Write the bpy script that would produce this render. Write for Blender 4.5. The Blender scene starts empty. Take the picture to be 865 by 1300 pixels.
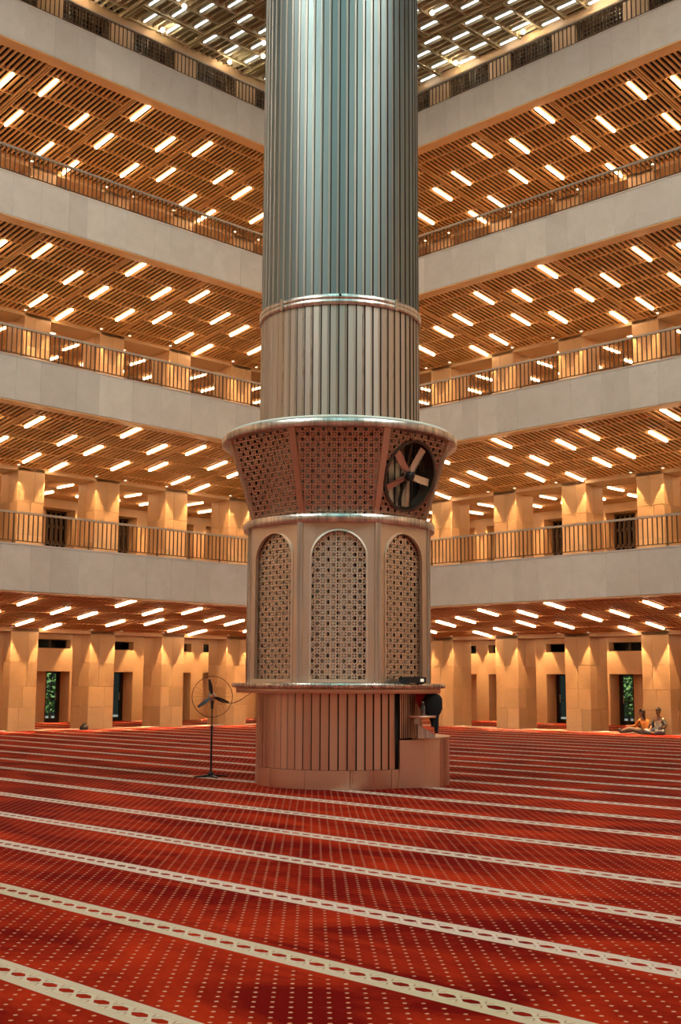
import bpy, bmesh, math, random
from mathutils import Vector, Matrix
random.seed(7)
R = math.radians
SC = bpy.context.scene
COL = SC.collection

# ------------------------------------------------------------------ camera, world, exposure, large lights
cam_d = bpy.data.cameras.new('camera')
cam = bpy.data.objects.new('camera', cam_d)
COL.objects.link(cam)
cam_d.sensor_fit = 'HORIZONTAL'
cam_d.sensor_width = 36.0
cam_d.lens = 1523.4 * 36.0 / 865.0
cam_d.clip_end = 400
_pitch, _yaw, _roll = R(8.09), R(45.0), R(-0.287)
_m = Matrix.Rotation(-_yaw, 4, 'Z') @ Matrix.Rotation(R(90) + _pitch, 4, 'X') @ Matrix.Rotation(-_roll, 4, 'Z')
cam.matrix_world = _m
SC.camera = cam

SC.view_settings.view_transform = 'Standard'
SC.view_settings.look = 'None'
SC.view_settings.exposure = 0.0
SC.view_settings.gamma = 1.0
SC.view_settings.use_curve_mapping = False
SC.cycles.use_denoising = True
SC.cycles.use_light_tree = True
SC.cycles.sample_clamp_indirect = 4.0
SC.cycles.max_bounces = 8
SC.cycles.diffuse_bounces = 5
SC.cycles.glossy_bounces = 4
SC.cycles.caustics_reflective = False
SC.cycles.caustics_refractive = False

w = bpy.data.worlds.new('world')
SC.world = w
w.use_nodes = True
w.node_tree.nodes['Background'].inputs[0].default_value = (0.75, 0.9, 1.0, 1)
w.node_tree.nodes['Background'].inputs[1].default_value = 0.12

FLOOR = -1.6                      # heights are measured from the lens
D, P, PB, BW, DP = 29.4, 35.0, 36.08, 41.2, 41.86    # parapet, pillar front, pillar back, rear wall, door plane
S0 = 29.86                        # where the slatted underside starts
SLOPE = 0.142
ZC = [None, 2.44, 7.72, 12.97, 18.20]     # undersides of the gallery parapets
ZP = [None, 3.725, 8.976, 14.22, 19.43]   # their tops
ZR = [None, 4.636, 9.858, 15.05, 20.23]   # handrails
ZTOP = 24.3
CX, CY = 13.97, 14.0              # the great column

def lamp(name, kind, loc, power, color, **kw):
    d = bpy.data.lights.new(name, kind)
    d.energy = power
    d.color = color
    for k, v in kw.items():
        setattr(d, k, v)
    o = bpy.data.objects.new(name, d)
    o.location = loc
    COL.objects.link(o)
    return o

# lamps round the rim of the dome, far above and beside the lens
NRIM = 16
for i in range(NRIM):
    a = 2 * math.pi * (i + .5) / NRIM
    if math.cos(a - R(225)) > .35 or math.cos(a - R(45)) > .9: continue          # lamps left out here to keep their glare off the column
    o = lamp('dome_rim_lamp', 'SPOT', (17.5 * math.cos(a), 17.5 * math.sin(a), 23.6), 3700, (1.0, 0.96, 0.88), shadow_soft_size=0.9, spot_size=R(176), spot_blend=0.25)
# added teal fill lamps in the dome, for the column's cool reflection
for i in range(4):
    a = 2 * math.pi * (i + .5) / 4
    o = lamp('dome_cove_lamp', 'POINT', (15 * math.cos(a), 15 * math.sin(a), 28.0), 1700, (0.42, 0.92, 0.95), shadow_soft_size=1.0)

# ------------------------------------------------------------------ materials
def mat(name, color=(.5, .5, .5), rough=.6, metal=0.0, **kw):
    m = bpy.data.materials.new(name)
    m.use_nodes = True
    b = m.node_tree.nodes['Principled BSDF']
    b.inputs['Base Color'].default_value = (*color, 1)
    b.inputs['Roughness'].default_value = rough
    b.inputs['Metallic'].default_value = metal
    for k, v in kw.items():
        b.inputs[k].default_value = v
    return m

class N:
    """tiny node helper"""
    def __init__(s, m):
        s.m = m; s.t = m.node_tree; s.b = s.t.nodes['Principled BSDF']
    def new(s, typ, **kw):
        n = s.t.nodes.new(typ)
        for k, v in kw.items():
            setattr(n, k, v)
        return n
    def link(s, a, b):
        s.t.links.new(a, b)
    def val(s, sock, v):
        if hasattr(v, 'is_output') or isinstance(v, bpy.types.NodeSocket):
            s.link(v, sock)
        else:
            sock.default_value = v
    def math(s, op, a, b=None, c=None):
        n = s.new('ShaderNodeMath', operation=op)
        s.val(n.inputs[0], a)
        if b is not None: s.val(n.inputs[1], b)
        if c is not None: s.val(n.inputs[2], c)
        return n.outputs[0]
    def mix(s, f, a, b):
        n = s.new('ShaderNodeMix', data_type='RGBA')
        s.val(n.inputs[0], f)
        for i, v in ((6, a), (7, b)):
            if isinstance(v, tuple): n.inputs[i].default_value = (*v, 1)
            else: s.link(v, n.inputs[i])
        return n.outputs[2]
    def noise(s, vec, scale, detail=4, rough=.5, dist=0.0):
        n = s.new('ShaderNodeTexNoise')
        n.inputs['Scale'].default_value = scale
        n.inputs['Detail'].default_value = detail
        n.inputs['Roughness'].default_value = rough
        n.inputs['Distortion'].default_value = dist
        if vec is not None: s.link(vec, n.inputs['Vector'])
        return n.outputs[0]
    def ramp(s, f, p0, p1):
        n = s.new('ShaderNodeMapRange')
        s.link(f, n.inputs[0]); n.inputs[1].default_value = p0; n.inputs[2].default_value = p1
        n.clamp = True
        return n.outputs[0]
    def bump(s, h, strength, dist=.01):
        n = s.new('ShaderNodeBump')
        n.inputs['Strength'].default_value = strength
        n.inputs['Distance'].default_value = dist
        s.link(h, n.inputs['Height'])
        s.link(n.outputs[0], s.b.inputs['Normal'])

def stone_mat(name, c1, c2, vein, rough=.45, rnd=.35):
    m = mat(name, c1, rough)
    n = N(m)
    geo = n.new('ShaderNodeNewGeometry').outputs['Position']
    info = n.new('ShaderNodeObjectInfo').outputs['Random']
    off = n.new('ShaderNodeVectorMath', operation='MULTIPLY_ADD')
    comb = n.new('ShaderNodeCombineXYZ')
    for i in range(3): n.link(info, comb.inputs[i])
    n.link(comb.outputs[0], off.inputs[0]); off.inputs[1].default_value = (37, 53, 71)
    n.link(geo, off.inputs[2])
    f1 = n.noise(off.outputs[0], 1.3, 5, .6, .6)
    f2 = n.noise(off.outputs[0], 7.0, 6, .65, 1.2)
    base = n.mix(n.ramp(f1, .3, .7), c1, c2)
    veined = n.mix(n.math('MULTIPLY', n.ramp(f2, .55, .72), .45), base, vein)
    bright = n.math('MULTIPLY_ADD', info, rnd, 1 - rnd / 2)
    mul = n.new('ShaderNodeVectorMath', operation='SCALE')
    n.link(veined, mul.inputs[0]); n.link(bright, mul.inputs[3])
    n.link(mul.outputs[0], n.b.inputs['Base Color'])
    n.bump(f2, .06)
    return m

M = {}
M['stone'] = stone_mat('pillar_marble', (.64, .41, .22), (.70, .47, .27), (.52, .31, .15), .42, .26)
M['parapet'] = stone_mat('parapet_marble', (.56, .49, .40), (.64, .57, .48), (.47, .39, .31), .5, .16)
M['joint'] = mat('joint_mortar', (.20, .15, .10), .9)
M['wood_trim'] = stone_mat('trim_board', (.62, .36, .16), (.66, .40, .19), (.5, .27, .11), .5, .06)
M['slat'] = stone_mat('slat_wood', (.74, .41, .17), (.80, .45, .19), (.62, .32, .12), .5, .05)
M['rib'] = stone_mat('rib_wood', (.80, .46, .20), (.84, .50, .22), (.68, .37, .15), .5, .05)
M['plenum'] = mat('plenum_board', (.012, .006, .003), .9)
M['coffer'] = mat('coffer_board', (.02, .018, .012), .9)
M['main_slat'] = mat('main_ceiling_slat', (.80, .64, .40), .5)
M['gallery_floor'] = mat('gallery_floor_marble', (.72, .60, .45), .35)
M['steel_dark'] = mat('dark_steel', (.10, .07, .05), .45, .6)
M['bronze'] = mat('bronze_baluster', (.13, .075, .04), .45, .5)
M['rail'] = mat('handrail_metal', (.50, .43, .35), .4, .6)
M['black'] = mat('black_plastic', (.012, .012, .014), .45)
M['blackmetal'] = mat('black_metal', (.02, .02, .022), .35, .5)
M['dark_wood'] = mat('dark_screen_wood', (.12, .07, .035), .5)
M['white'] = mat('white_plastic', (.75, .73, .68), .4)

def brushed(name, color, rough, streak=.25, scale=60, bands=0):
    m = mat(name, color, rough, 1.0)
    n = N(m)
    tc = n.new('ShaderNodeTexCoord').outputs['Object']
    mp = n.new('ShaderNodeMapping'); mp.inputs['Scale'].default_value = (1, 1, .02)
    n.link(tc, mp.inputs[0])
    f = n.noise(mp.outputs[0], scale, 4, .6)
    g = n.noise(tc, 2.2, 5, .6)
    info = n.new('ShaderNodeObjectInfo').outputs['Random']
    r = n.math('MULTIPLY_ADD', f, streak, rough - streak * .5)
    r = n.math('MULTIPLY_ADD', g, .10, n.math('SUBTRACT', r, .05))
    r = n.math('MULTIPLY_ADD', info, .12, n.math('SUBTRACT', r, .06))
    n.link(r, n.b.inputs['Roughness'])
    n.bump(g, .05)
    br = n.math('MULTIPLY_ADD', info, .16, .92)
    mul = n.new('ShaderNodeVectorMath', operation='SCALE')
    mul.inputs[0].default_value = color
    if bands:
        h = n.noise(mp.outputs[0], 9, 3, .7)
        br = n.math('MULTIPLY', br, n.math('MULTIPLY_ADD', n.ramp(h, .35, .65), bands, 1 - bands * .6))
    n.link(br, mul.inputs[3])
    n.link(mul.outputs[0], n.b.inputs['Base Color'])
    return m
M['steel'] = brushed('brushed_steel_strip', (.56, .51, .44), .46)
M['steel_up'] = brushed('brushed_steel_upper', (.21, .26, .255), .50)  # upper copies of the steel: dimness and teal dome reflection put into the colour
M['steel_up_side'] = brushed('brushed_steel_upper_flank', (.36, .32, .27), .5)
M['steel_side'] = brushed('brushed_steel_flank', (.50, .45, .38), .34)
M['steel_rim'] = brushed('polished_steel_band', (.74, .69, .62), .30, .3, 25, .6)
M['steel_panel'] = brushed('satin_steel_panel', (.80, .66, .53), .42)
M['crown'] = brushed('crown_cut_steel', (.66, .45, .33), .42)  # same cut steel, with the carpet's red reflection put into its colour
M['screen'] = brushed('cut_steel_screen', (.80, .64, .50), .45)
M['copper'] = brushed('satin_steel_base', (.80, .56, .43), .36)  # steel, not copper: the red carpet's reflection is mixed into its colour
M['core'] = mat('column_core', (.03, .028, .025), .7, .3)

def emit(name, color, s):
    m = bpy.data.materials.new(name); m.use_nodes = True
    t = m.node_tree; t.nodes.clear()
    e = t.nodes.new('ShaderNodeEmission'); o = t.nodes.new('ShaderNodeOutputMaterial')
    e.inputs[0].default_value = (*color, 1); e.inputs[1].default_value = s
    t.links.new(e.outputs[0], o.inputs[0])
    return m
WARM = (1.0, .60, .27)
M['tube'] = emit('tube_glow', (1.0, .68, .38), 15)
M['tube_main'] = emit('cool_tube_glow', (.88, .98, 1.0), 4.5)
M['globe'] = emit('globe_glow', (1.0, .88, .66), 4)
M['downlight'] = emit('downlight_glow', (1.0, .75, .45), 12)

glass = mat('door_glass', (.75, .85, .85), .02, 0, **{'Transmission Weight': 1.0, 'IOR': 1.05})
M['glass'] = glass

def carpet_mat():
    m = mat('red_prayer_carpet', (.3, .01, .005), .95)
    n = N(m)
    pos = n.new('ShaderNodeNewGeometry').outputs['Position']
    sp = n.new('ShaderNodeSeparateXYZ'); n.link(pos, sp.inputs[0])
    X, Y = sp.outputs[0], sp.outputs[1]
    wob = n.noise(pos, .35, 2)
    X = n.math('ADD', X, n.math('MULTIPLY_ADD', wob, .05, -.025))
    pitch = 1.345
    u = n.math('MODULO', n.math('ADD', X, 100 * pitch - 3.64 + pitch / 2), pitch)
    u = n.math('ABSOLUTE', n.math('SUBTRACT', u, pitch / 2))     # distance from the stripe's centre
    stripe = n.math('LESS_THAN', u, .126)
    # chain of lozenges down the middle of the stripe
    v = n.math('MODULO', n.math('ADD', Y, 161 - .09), .161)
    v = n.math('ABSOLUTE', n.math('SUBTRACT', v, .0805))
    hx = n.math('ADD', n.math('MULTIPLY', u, 1.25), n.math('MAXIMUM', n.math('MULTIPLY', n.math('SUBTRACT', v, .026), 1.0), 0.0))
    loz = n.math('LESS_THAN', hx, .039)
    # X-shaped ties between the lozenges, fine lines beside them
    d = n.math('ABSOLUTE', n.math('SUBTRACT', n.math('SUBTRACT', .0805, v), n.math('MULTIPLY', n.math('SUBTRACT', u, .012), .6)))
    tie = n.math('MULTIPLY', n.math('LESS_THAN', d, .006), n.math('MULTIPLY', n.math('GREATER_THAN', u, .02), n.math('LESS_THAN', u, .058)))
    l1 = n.math('LESS_THAN', n.math('ABSOLUTE', n.math('SUBTRACT', u, .070)), .004)
    l2 = n.math('LESS_THAN', n.math('ABSOLUTE', n.math('SUBTRACT', u, .092)), .003)
    l3 = n.math('LESS_THAN', n.math('ABSOLUTE', n.math('SUBTRACT', u, .110)), .002)
    lines = n.math('MAXIMUM', n.math('MAXIMUM', l1, l2), l3)
    # dots
    def dots(ox, oy):
        a = n.math('ABSOLUTE', n.math('SUBTRACT', n.math('MODULO', n.math('ADD', X, 131 + ox), .131), .0655))
        b = n.math('ABSOLUTE', n.math('SUBTRACT', n.math('MODULO', n.math('ADD', Y, 137 + oy), .137), .0685))
        r = n.math('ADD', n.math('MULTIPLY', a, a), n.math('MULTIPLY', b, b))
        return n.math('LESS_THAN', r, .0118 ** 2)
    dd = n.math('MAXIMUM', dots(0, 0), dots(.0655, .0685))
    clear = n.math('GREATER_THAN', u, .15)
    dd = n.math('MULTIPLY', dd, clear)
    mp = n.new('ShaderNodeMapping'); mp.inputs['Scale'].default_value = (1, .45, 1); mp.inputs['Rotation'].default_value = (0, 0, .3)
    n.link(pos, mp.inputs[0])
    f = n.noise(mp.outputs[0], 1.1, 6, .65, .8)
    g = n.noise(pos, 260, 2)
    red = n.mix(n.ramp(f, .40, .66), (.135, .0004, .0001), (.44, .026, .004))
    red = n.mix(n.math('MULTIPLY', n.ramp(g, .3, .7), .35), red, (.11, .0004, .0002))
    row = n.noise(n.new('ShaderNodeCombineXYZ').outputs[0], 1)
    cream = n.mix(n.ramp(f, .35, .7), (.50, .39, .25), (.56, .42, .31))
    cream = n.mix(n.math('GREATER_THAN', X, 5.66), cream, (.60, .44, .35))
    cream = n.mix(n.math('MULTIPLY', lines, .55), cream, (.38, .26, .14))
    col = n.mix(dd, red, (.55, .24, .14))
    col = n.mix(stripe, col, cream)
    col = n.mix(n.math('MULTIPLY', stripe, n.math('MULTIPLY', tie, .6)), col, (.25, .10, .04))
    col = n.mix(n.math('MULTIPLY', stripe, loz), col, red)
    n.link(col, n.b.inputs['Base Color'])
    n.b.inputs['Specular IOR Level'].default_value = .04
    n.b.inputs['Sheen Weight'].default_value = .03
    n.b.inputs['Sheen Roughness'].default_value = .45
    n.b.inputs['Sheen Tint'].default_value = (1, .45, .3, 1)
    n.bump(g, .3, .004)
    return m
M['carpet'] = carpet_mat()

# ------------------------------------------------------------------ object helpers
def tag(o, label=None, cat=None, group=None, kind=None):
    if label: o['label'] = label
    if cat: o['category'] = cat
    if group: o['group'] = group
    if kind: o['kind'] = kind
    return o

class MB:
    """collects pieces of one mesh; sw=True swaps x and y (the wing on the seated pair's side)"""
    def __init__(s, sw=False):
        s.v = []; s.f = []; s.sw = sw; s.mi = []; s.cur = 0; s.smooth = []
    def add(s, vs, fs, sm=False):
        o = len(s.v)
        if s.sw:
            vs = [(y, x, z) for x, y, z in vs]; fs = [tuple(reversed(f)) for f in fs]
        s.v += [tuple(v) for v in vs]; s.f += [tuple(i + o for i in f) for f in fs]
        s.mi += [s.cur] * len(fs); s.smooth += [sm] * len(fs)
        return s
    def hexa(s, b, t):
        """b, t: four bottom and four top points, anticlockwise from above"""
        return s.add(list(b) + list(t), [(3, 2, 1, 0), (4, 5, 6, 7), (0, 1, 5, 4), (1, 2, 6, 5), (2, 3, 7, 6), (3, 0, 4, 7)])
    def box(s, x0, x1, y0, y1, z0, z1):
        return s.hexa([(x0, y0, z0), (x1, y0, z0), (x1, y1, z0), (x0, y1, z0)], [(x0, y0, z1), (x1, y0, z1), (x1, y1, z1), (x0, y1, z1)])
    def quad(s, a, b, c, d):
        return s.add([a, b, c, d], [(0, 1, 2, 3)])
    def ring(s, rings, closed_caps=True, sm=True, close=True):
        """rings: list of equally long point loops"""
        n = len(rings[0]); vs = [p for r in rings for p in r]; fs = []
        for i in range(len(rings) - 1):
            for j in range(n if close else n - 1):
                k = (j + 1) % n
                fs.append((i * n + j, i * n + k, (i + 1) * n + k, (i + 1) * n + j))
        s.add(vs, fs, sm)
        if closed_caps:
            s.add(rings[0], [tuple(reversed(range(n)))]); s.add(rings[-1], [tuple(range(n))])
        return s
    def lathe(s, prof, cx=0, cy=0, n=96, a0=0, a1=2 * math.pi, sm=True):
        full = abs(a1 - a0 - 2 * math.pi) < 1e-6
        m = n if full else n + 1
        ang = [a0 + (a1 - a0) * i / n for i in range(m)]
        rings = [[(cx + r * math.cos(a), cy + r * math.sin(a), z) for a in ang] for r, z in prof]
        nn = m; vs = [p for r in rings for p in r]; fs = []
        for i in range(len(rings) - 1):
            for j in range(nn if full else nn - 1):
                k = (j + 1) % nn
                fs.append((i * nn + j, i * nn + k, (i + 1) * nn + k, (i + 1) * nn + j))
        return s.add(vs, fs, sm)
    def tube(s, pts, r, n=8, sm=True):
        pts = [Vector(p) for p in pts]; rings = []
        rr = r if isinstance(r, (list, tuple)) else [r] * len(pts)
        for i, p in enumerate(pts):
            d = (pts[min(i + 1, len(pts) - 1)] - pts[max(i - 1, 0)]).normalized()
            up = Vector((0, 0, 1)) if abs(d.z) < .9 else Vector((1, 0, 0))
            a = d.cross(up).normalized(); b = a.cross(d).normalized()
            rings.append([tuple(p + (a * math.cos(t) + b * math.sin(t)) * rr[i]) for t in [2 * math.pi * k / n for k in range(n)]])
        return s.ring(rings, True, sm)
    def mesh(s, name, mats):
        me = bpy.data.meshes.new(name)
        me.from_pydata(s.v, [], s.f)
        for m in (mats if isinstance(mats, (list, tuple)) else [mats]): me.materials.append(m)
        me.polygons.foreach_set('material_index', s.mi)
        me.polygons.foreach_set('use_smooth', s.smooth)
        me.update()
        return me
    def build(s, name, mats, parent=None, **kw):
        return put(name, s.mesh(name, mats), parent, **kw)

def put(name, me, parent=None, loc=(0, 0, 0), rot=(0, 0, 0), **kw):
    o = bpy.data.objects.new(name, me)
    COL.objects.link(o)
    o.location = loc; o.rotation_euler = rot
    if parent is not None: o.parent = parent
    if kw: tag(o, **kw)
    return o

def empty(name, loc=(0, 0, 0), rz=0, **kw):
    o = bpy.data.objects.new(name, None)
    o.empty_display_size = .2
    COL.objects.link(o); o.location = loc; o.rotation_euler = (0, 0, rz)
    if kw: tag(o, **kw)
    return o

_cache = {}
def chbox(w_, d_, h_, c, m):
    """a stone piece w_ x d_ x h_ with its front (-y) edges chamfered, origin at its lower front left corner"""
    k = (round(w_, 3), round(d_, 3), round(h_, 3), c, m.name)
    if k not in _cache:
        b = MB()
        f = [(c, 0, c), (w_ - c, 0, c), (w_ - c, 0, h_ - c), (c, 0, h_ - c)]
        g = [(0, c, 0), (w_, c, 0), (w_, c, h_), (0, c, h_)]
        e = [(0, d_, 0), (w_, d_, 0), (w_, d_, h_), (0, d_, h_)]
        b.add(f + g + e, [(0, 1, 2, 3), (0, 4, 5, 1), (1, 5, 6, 2), (2, 6, 7, 3), (3, 7, 4, 0), (4, 8, 9, 5), (5, 9, 10, 6), (6, 10, 11, 7), (7, 11, 8, 4), (11, 10, 9, 8)])
        _cache[k] = b.mesh('stone_piece', m)
    return _cache[k]

SIDES = [(False, 'standing fan side'), (True, 'seated pair side')]
def pt(sw, a, b, z): return (b, a, z) if sw else (a, b, z)

def face_piece(name, sw, a0, a1, b, z0, z1, depth, m, parent, kind='front'):
    """stone piece on a plane facing the hall (front, normal -b) or on a flank (normal -a, here a0,a1 run along b and b is the a-position)"""
    w_ = a1 - a0
    me = chbox(w_, depth, z1 - z0, .006, m)
    if kind == 'front':
        if not sw: return put(name, me, parent, (a0, b, z0))
        return put(name, me, parent, (b, a1, z0), (0, 0, R(-90)))
    # flank: piece faces -a
    if not sw: return put(name, me, parent, (b, a1, z0), (0, 0, R(-90)))
    return put(name, me, parent, (a0, b, z0))

# ------------------------------------------------------------------ floor, shell
MB().quad((-42, -42, FLOOR), (42, -42, FLOOR), (42, 42, FLOOR), (-42, 42, FLOOR)).build(
    'floor', M['carpet'], label='red prayer carpet with cream chain-patterned stripes and rows of dots', cat='floor', kind='structure')

A0 = 14.6          # the finely built bays start here; plainer ones go on beyond the frame

# plainer galleries beside and behind the lens (only seen in reflections and from other positions)
def plain_wing(name, ax, sgn, lo, hi):
    def mk(m): return MB()
    def bx(b, a0, a1, b0, b1, z0, z1):
        b0, b1 = sorted((sgn * b0, sgn * b1))
        if ax == 'x': b.box(a0, a1, b0, b1, z0, z1)
        else: b.box(b0, b1, a0, a1, z0, z1)
    st, sl, tb = MB(), MB(), MB()
    for k in range(1, 5):
        bx(st, lo, hi, D, D + .3, ZC[k], ZP[k])
        bx(st, lo, hi, D + .3, BW, ZP[k] - .35, ZP[k] - .1)
        q0, q1 = sgn * S0, sgn * P; za, zb = ZC[k] + .02, ZC[k] - SLOPE * (P - S0) + .02
        c4 = [(lo, q0), (hi, q0), (hi, q1), (lo, q1)] if ax == 'x' else [(q0, lo), (q0, hi), (q1, hi), (q1, lo)]
        zz = [za, za, zb, zb]
        sl.hexa([(x, y, z) for (x, y), z in zip(c4, zz)], [(x, y, z + .1) for (x, y), z in zip(c4, zz)])
        n = int((hi - lo) / 3)
        for i in range(n):
            for j in range(2):
                a = lo + 1.5 + 3 * i; b_ = 31 + 2 * j
                zt_ = ZC[k] - SLOPE * (b_ + .5 - S0); bx(tb, a - .05, a + .05, b_, b_ + 1.05, zt_ - .11, zt_ - .05)
    z = FLOOR
    n = int((hi - lo) / 3)
    for i in range(n):
        a = lo + 1 + 3 * i
        bx(st, a, a + 1, P, PB, FLOOR, ZTOP)
    bx(st, lo, hi, BW, BW + .3, FLOOR, ZTOP)
    bx(st, lo, hi, P, PB, ZTOP - .4, ZTOP)
    st.build('wall_' + name, M['parapet'], label='plain stone galleries continuing round the hall, ' + name + ' run', cat='wall', kind='structure')
    sl.build('ceiling_' + name, M['slat'], label='wooden undersides of the galleries, ' + name + ' run', cat='ceiling', kind='structure')
    tb.build('tube_lights_' + name, M['tube'], label='rows of tube lights under the galleries, ' + name + ' run', cat='lights', kind='stuff')
plain_wing('north', 'x', 1, -36, A0)
plain_wing('east', 'y', 1, -29, A0)
plain_wing('south', 'x', -1, -36, 36)
plain_wing('west', 'y', -1, -29, 29)

# ------------------------------------------------------------------ main ceiling with the dome opening
RO = 19.3
b = MB()
n = 96
inner = [(RO * math.cos(2 * math.pi * i / n), RO * math.sin(2 * math.pi * i / n), ZTOP + .42) for i in range(n)]
def sq(i):
    a = 2 * math.pi * i / n; c, s_ = math.cos(a), math.sin(a); m_ = 36.6 / max(abs(c), abs(s_))
    return (c * m_, s_ * m_, ZTOP + .42)
outer = [sq(i) for i in range(n)]
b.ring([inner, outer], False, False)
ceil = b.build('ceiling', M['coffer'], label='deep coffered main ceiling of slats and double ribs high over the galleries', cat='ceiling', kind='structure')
MB().lathe([(RO, ZTOP - .1), (RO + .15, ZTOP - .1), (RO + .15, ZTOP + .8), (RO, ZTOP + .8), (RO, ZTOP - .1)], n=96).build('dome_ring', M['main_slat'], ceil)
dome_m = mat('dome_shell', (.36, .52, .52), .6)
MB().lathe([(RO * math.cos(t), ZTOP + .8 + RO * math.sin(t)) for t in [math.pi / 2 * i / 16 for i in range(16)] + [math.pi / 2 - 1e-3]], n=96).build('dome_shell', dome_m, ceil)

def lattice_x(y): return y
ribs, slats = MB(), MB()
XM0 = 17.42
z0, z1 = ZTOP, ZTOP + .34
def in_dome(x, y, m_=.3): return math.hypot(x, y) < RO + m_
for i in range(6):
    xa, xb = XM0 + 3 * i, XM0 + 3 * i + 3
    for dx in (-.09, .05):
        if xa + dx < 35.1:
            y_lo = math.sqrt(max(0, (RO + .4) ** 2 - xa * xa)) if xa < RO + .4 else 12
            ribs.box(xa + dx, xa + dx + .06, max(12, y_lo), 35, z0 - .03, z1)
    off = 32.4 if i % 2 else 33.82
    y = off - 21
    j = 0
    while y < 35.3:
        for q in range(3):
            yy = y + q * .98 + (.06 if q else 0)
            if yy > 35 or in_dome(xa, yy): continue
            if q == 0:
                ribs.box(xa + .05, min(xb - .05, 35), yy - .09, yy - .04, z0 - .02, z1)
                ribs.box(xa + .05, min(xb - .05, 35), yy + .04, yy + .09, z0 - .02, z1)
            else:
                ribs.box(xa + .05, min(xb - .05, 35), yy - .04, yy + .04, z0 - .01, z1)
        y += 3
    for s_ in range(11):
        x = xa + .27 + s_ * .262
        if x > 35: break
        ylo = math.sqrt(max(0, (RO + .4) ** 2 - x * x)) if x < RO + .4 else 12
        slats.box(x - .03, x + .03, max(ylo, 12), 35, z0 + .02, z1)
ribs.build('rib', M['main_slat'], ceil, kind='stuff')
slats.build('slat', M['main_slat'], ceil, kind='stuff')
MB().box(11, 35.2, 11, 11.8, ZTOP, z1)

ORD = ['zeroth', 'first', 'second', 'third', 'fourth', 'fifth', 'sixth', 'seventh', 'eighth', 'ninth', 'tenth', 'eleventh', 'twelfth', 'thirteenth', 'fourteenth', 'fifteenth', 'sixteenth', 'seventeenth', 'eighteenth', 'nineteenth', 'twentieth']
def world_to_px(p):
    v = cam.matrix_world.inverted() @ Vector(p)
    if v.z > -.1: return (-9999, -9999)
    return (432.5 + 1523.4 * v.x / -v.z, 650 - 1523.4 * v.y / -v.z)
bpy.context.view_layer.update()
cam_inv = cam.matrix_world.inverted()
def px(p):
    v = cam_inv @ Vector(p)
    if v.z > -.1: return (-9999, -9999)
    return (432.5 + 1523.4 * v.x / -v.z, 650 - 1523.4 * v.y / -v.z)

main_tube = None
mains = []
cnt = 0
for i in range(2, 6):
    xa = XM0 + 3 * i
    off = 32.4 if i % 2 else 33.82
    for c_ in range(5):
        x = xa + .27 + c_ * .524
        if x > 34.9: continue
        row = 0
        cells = []
        y = off - 15
        while y < 35.3:
            for q in range(3): cells.append(y + q * .98 + (.09 if q == 0 else .085))
            y += 3
        for j, yy in enumerate(cells):
            if (j + c_) % 2 or in_dome(x, yy, .9): continue
            if yy > 34.3: continue
            p = px((x, yy + .4, ZTOP))
            if not (-120 < p[0] < 985 and -90 < p[1] < 140): continue
            if 345 < p[0] < 510: continue
            if main_tube is None:
                tm = MB().box(-.028, .028, 0, .76, -.02, .03).mesh('tube', M['tube_main'])
                hm = MB().box(-.05, .05, -.03, .79, .03, .11).mesh('housing', M['white'])
                main_tube = True
            side = 'standing fan side' if yy > x else 'seated pair side'
            t = empty('main_ceiling_light', (x, yy, ZTOP), cat='ceiling light', group='tube lights of the main ceiling, ' + side)
            mains.append((t, side))
            put('tube', tm, t); put('housing', hm, t)
            cnt += 1
for sd in ('standing fan side', 'seated pair side'):
    ax, ay = (1, 0) if sd[0] == 's' and sd[1] == 't' else (0, 1)
    ls = [t for t, q in mains if q == sd]
    rows_ = sorted({round(t.location.y, 2) for t in ls}, reverse=True); fls = sorted({round(t.location.x, 2) for t in ls}, reverse=True)
    for t in ls:
        t['label'] = 'cool tube light, main ceiling, %s, %s row, %s place from corner' % (sd, ORD[min(20, rows_.index(round(t.location.y, 2)) + 1)], ORD[min(20, fls.index(round(t.location.x, 2)) + 1)])
gm = None
for i, (x, y, wh) in enumerate([(24.5, 32.62, 'farthest out along the fan side'), (28.17, 32.45, 'beside the column on the fan side'),
                                (28.8, 33.2, 'nearest the column on the fan side'), (31.1, 26.5, 'nearest the column on the seated pair side'),]):
    t = empty('globe_light', (x, y, ZTOP - .12), label='round white globe light under main ceiling, ' + wh, cat='ceiling light', group='globe lights of the main ceiling')
    if gm is None:
        gm = MB().lathe([(.001, -.095), (.05, -.08), (.085, -.04), (.095, 0), (.085, .04), (.05, .08), (.001, .095)], n=16).mesh('globe', M['globe'])
        cm = MB().lathe([(.001, .10), (.04, .08), (.04, .13), (.001, .13)], n=12).mesh('cap', M['white'])
    put('globe', gm, t); put('cap', cm, t)

for sw_, sd in ((False, 'fan side'), (True, 'seated pair side')):
    for q in range(5):
        a = 31.43 - 3.26 * q
        x, y = (34.47, a) if sw_ else (a, 34.47)
        t = empty('globe_light', (x, y, ZTOP - .12), label='round white globe light above topmost gallery, %s, %s from the corner' % (sd, ORD[q + 1]), cat='ceiling light', group='globe lights above the topmost gallery, ' + sd)
        put('globe', gm, t); put('cap', cm, t)
        lamp('globe_lamp', 'POINT', (x, y, ZTOP - .14), 130, (1.0, .83, .55), shadow_soft_size=.1)

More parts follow.
